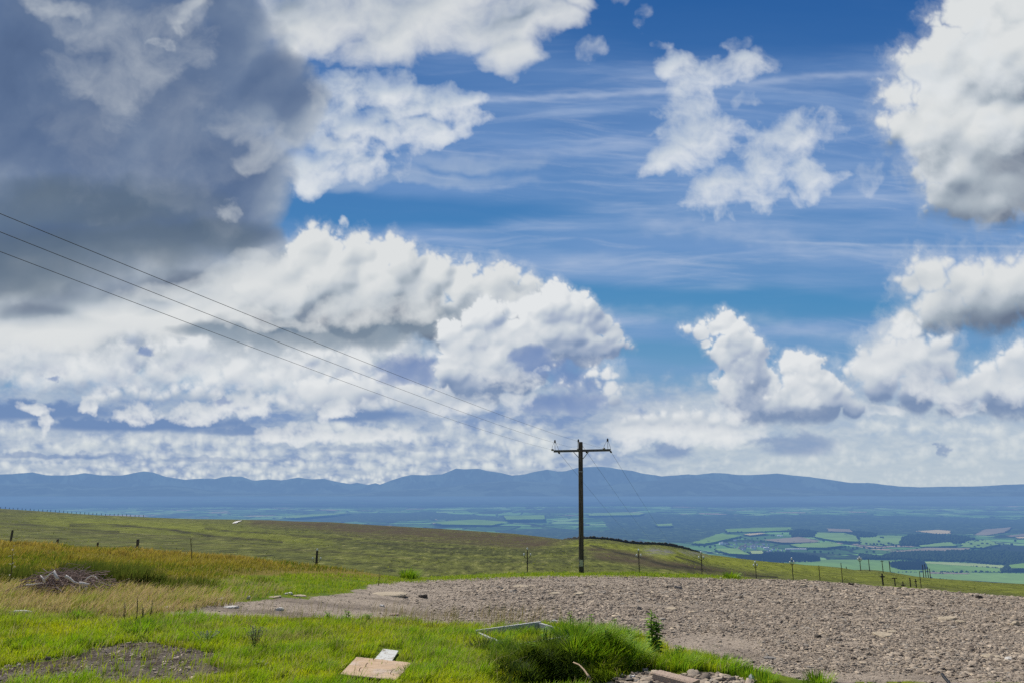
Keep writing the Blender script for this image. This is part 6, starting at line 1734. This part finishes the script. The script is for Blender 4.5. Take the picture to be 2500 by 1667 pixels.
M_FRAME = simple('weathered_frame', (.46, .46, .45), .75, .3, 11., .004, stretch=(.5, 2, 2)); M_FIN = simple('frame_inside', (.12, .105, .09), .9, .4, 9.)
fp4 = [ground(1166, 1557), ground(1316, 1548), ground(1402, 1566), ground(1236, 1582)]
cz = sum(fp4, Vector()) / 4
fr = empty('timber_frame', cz, 'weathered grey box frame half buried in grass behind the bank', 'frame')
hts = (.03, .095, .055, .0)
Q = [p - cz + Vector((0, 0, h)) for p, h in zip(fp4, hts)]
for i, (a, b, nm) in enumerate(((0, 1, 'back_rail'), (1, 2, 'end_rail'), (2, 3, 'front_rail'), (3, 0, 'end_rail'))):
    A, B = Q[a], Q[b]; d = (B - A).normalized()
    MB().beam(A - d * (.028 if i % 2 == 0 else -.03), B + d * (.028 if i % 2 == 0 else -.03), .036, (.15, .12, .06, .10)[i], bev=.06, jit=.002).build(nm, M_FRAME, fr)
tw = MB().tube([(0, 0, .0), (.006, 0, .03), (-.004, 0, .055)], .004, 6).build('twine', simple('blue_twine', (.05, .16, .42), .6)); tw.location = cz + Q[0].lerp(Q[1], .5) + Vector((0, 0, .072)); props(tw, 'scrap of blue twine on the back rail of the timber frame', 'twine')
tw = MB().tube([(0, 0, .03), (.02, -.01, .0), (.05, -.03, -.04), (.035, -.04, -.10), (.06, -.05, -.13)], .007, 6).build('rag', simple('pale_rag', (.60, .55, .45), .8)); tw.location = cz + Q[0].lerp(Q[1], .42) + Vector((0, -.04, .06)); props(tw, 'pale twisted strip hanging inside the timber frame', 'rag')

# curved dry stick, pink block, scrap, pipe, bleached log
def gpath(pts, lift, y=None): return [at(px, py, yy) for (px, py), yy in zip(pts, y)]


sp = gpath([(1400, 1616), (1414, 1622), (1426, 1634), (1434, 1646), (1440, 1654)], 0, (6.98, 6.88, 6.78, 6.70, 6.66))
o = MB().tube([p - sp[0] for p in sp], [.006, .007, .008, .010, .013], 7).build('dry_stick', simple('tan_stick', (.42, .30, .20), .8, .2, 20.), None, True); o.location = sp[0]; props(o, 'curved tan stick in the dark hollow of the bank', 'stick')
o = MB().tube([sp[-1] - sp[-1], Vector((.015, -.01, -.03))], [.012, .003], 5).build('stick_stub', M_RUST); bpy.data.objects.remove(o)
g1, g2 = ground(1603, 1660), ground(1700, 1686, 4.5)
ba = Vector((g1.x, g1.y, g1.z)); bb = Vector((g2.x, g2.y, g2.z))
o = MB().beam(Vector((0, 0, .03)), bb - ba + Vector((0, 0, .03)), .13, .10, bev=.10, jit=.004).build('stone_block', M_RK['pink']); o.location = ba; props(o, 'squared pinkish stone block at the bottom edge right of the bank', 'stone block')
g = ground(1836, 1662)
o = obj('plastic_scrap', [(-.03, 0, 0), (.01, -.01, .0), (.034, .0, .008), (.02, .01, .04), (.0, .012, .062), (-.024, .01, .04), (.0, -.014, .026)], [(0, 1, 6), (1, 2, 6), (2, 3, 6), (3, 4, 6), (4, 5, 6), (5, 0, 6)], simple('white_plastic', (.78, .78, .76), .4, .05)); o.location = g; props(o, 'crumpled white plastic scrap at the bottom edge of the yard', 'litter')
pa, pb_ = at(2300, 1645, 6.75), at(2345, 1700, 6.35)
o = MB().tube([Vector((0, 0, 0)), (pb_ - pa)], .014, 12).build('black_pipe', simple('black_plastic', (.008, .008, .009), .45, .2)); o.location = pa; props(o, 'black pipe end poking in at the bottom right', 'pipe')
g = ground(45, 1503)
lg = MB().tube([(-.16, 0, .03), (-.05, .01, .04), (.08, -.005, .045), (.17, .0, .035)], [.022, .035, .036, .030], 9).build('bleached_log', simple('bleached_wood', (.50, .48, .47), .8, .25, 14., .005)); lg.location = g; props(lg, 'short bleached log in the grass at the left edge', 'log')
print('things', round(time.time() - T0, 1))
# ----------------------------------------------------------------- light, world, camera
SUN_EL, SUN_AZ = R(50), R(-38)          # azimuth measured from straight ahead (+Y) towards the right
sd = Vector((math.sin(SUN_AZ) * math.cos(SUN_EL), math.cos(SUN_AZ) * math.cos(SUN_EL), math.sin(SUN_EL)))
L = bpy.data.lights.new('sun', 'SUN'); L.energy = 4.2; L.angle = R(.53); L.color = (1., .955, .88)
so = bpy.data.objects.new('sun', L); COL.objects.link(so)
so.rotation_euler = (-sd).to_track_quat('-Z', 'Y').to_euler(); so.location = sd * 200
w = bpy.data.worlds.new('World'); scene.world = w; w.use_nodes = True
nt = w.node_tree; bg = nt.nodes['Background']
st = nt.nodes.new('ShaderNodeTexSky'); st.sky_type = 'NISHITA'; st.sun_disc = False
st.sun_elevation = SUN_EL; st.sun_rotation = SUN_AZ; st.altitude = 575; st.air_density = 1.; st.dust_density = 1.2; st.ozone_density = 1.
nt.links.new(st.outputs[0], bg.inputs[0]); bg.inputs[1].default_value = .085
cam = bpy.data.cameras.new('camera'); co = bpy.data.objects.new('camera', cam); COL.objects.link(co)
cam.lens = 24.; cam.sensor_width = 36.; cam.sensor_fit = 'HORIZONTAL'; cam.clip_start = .1; cam.clip_end = 200000.
co.location = (0, 0, 0); co.rotation_euler = (math.pi / 2 + PITCH, 0, 0)
scene.camera = co
scene.view_settings.view_transform = 'Standard'; scene.view_settings.look = 'None'; scene.view_settings.exposure = 0; scene.view_settings.gamma = 1
scene.cycles.use_denoising = False; scene.cycles.use_adaptive_sampling = False
scene.cycles.max_bounces = 6; scene.cycles.diffuse_bounces = 3; scene.cycles.transparent_max_bounces = 8; scene.cycles.caustics_reflective = False; scene.cycles.caustics_refractive = False
print('done', round(time.time() - T0, 1))
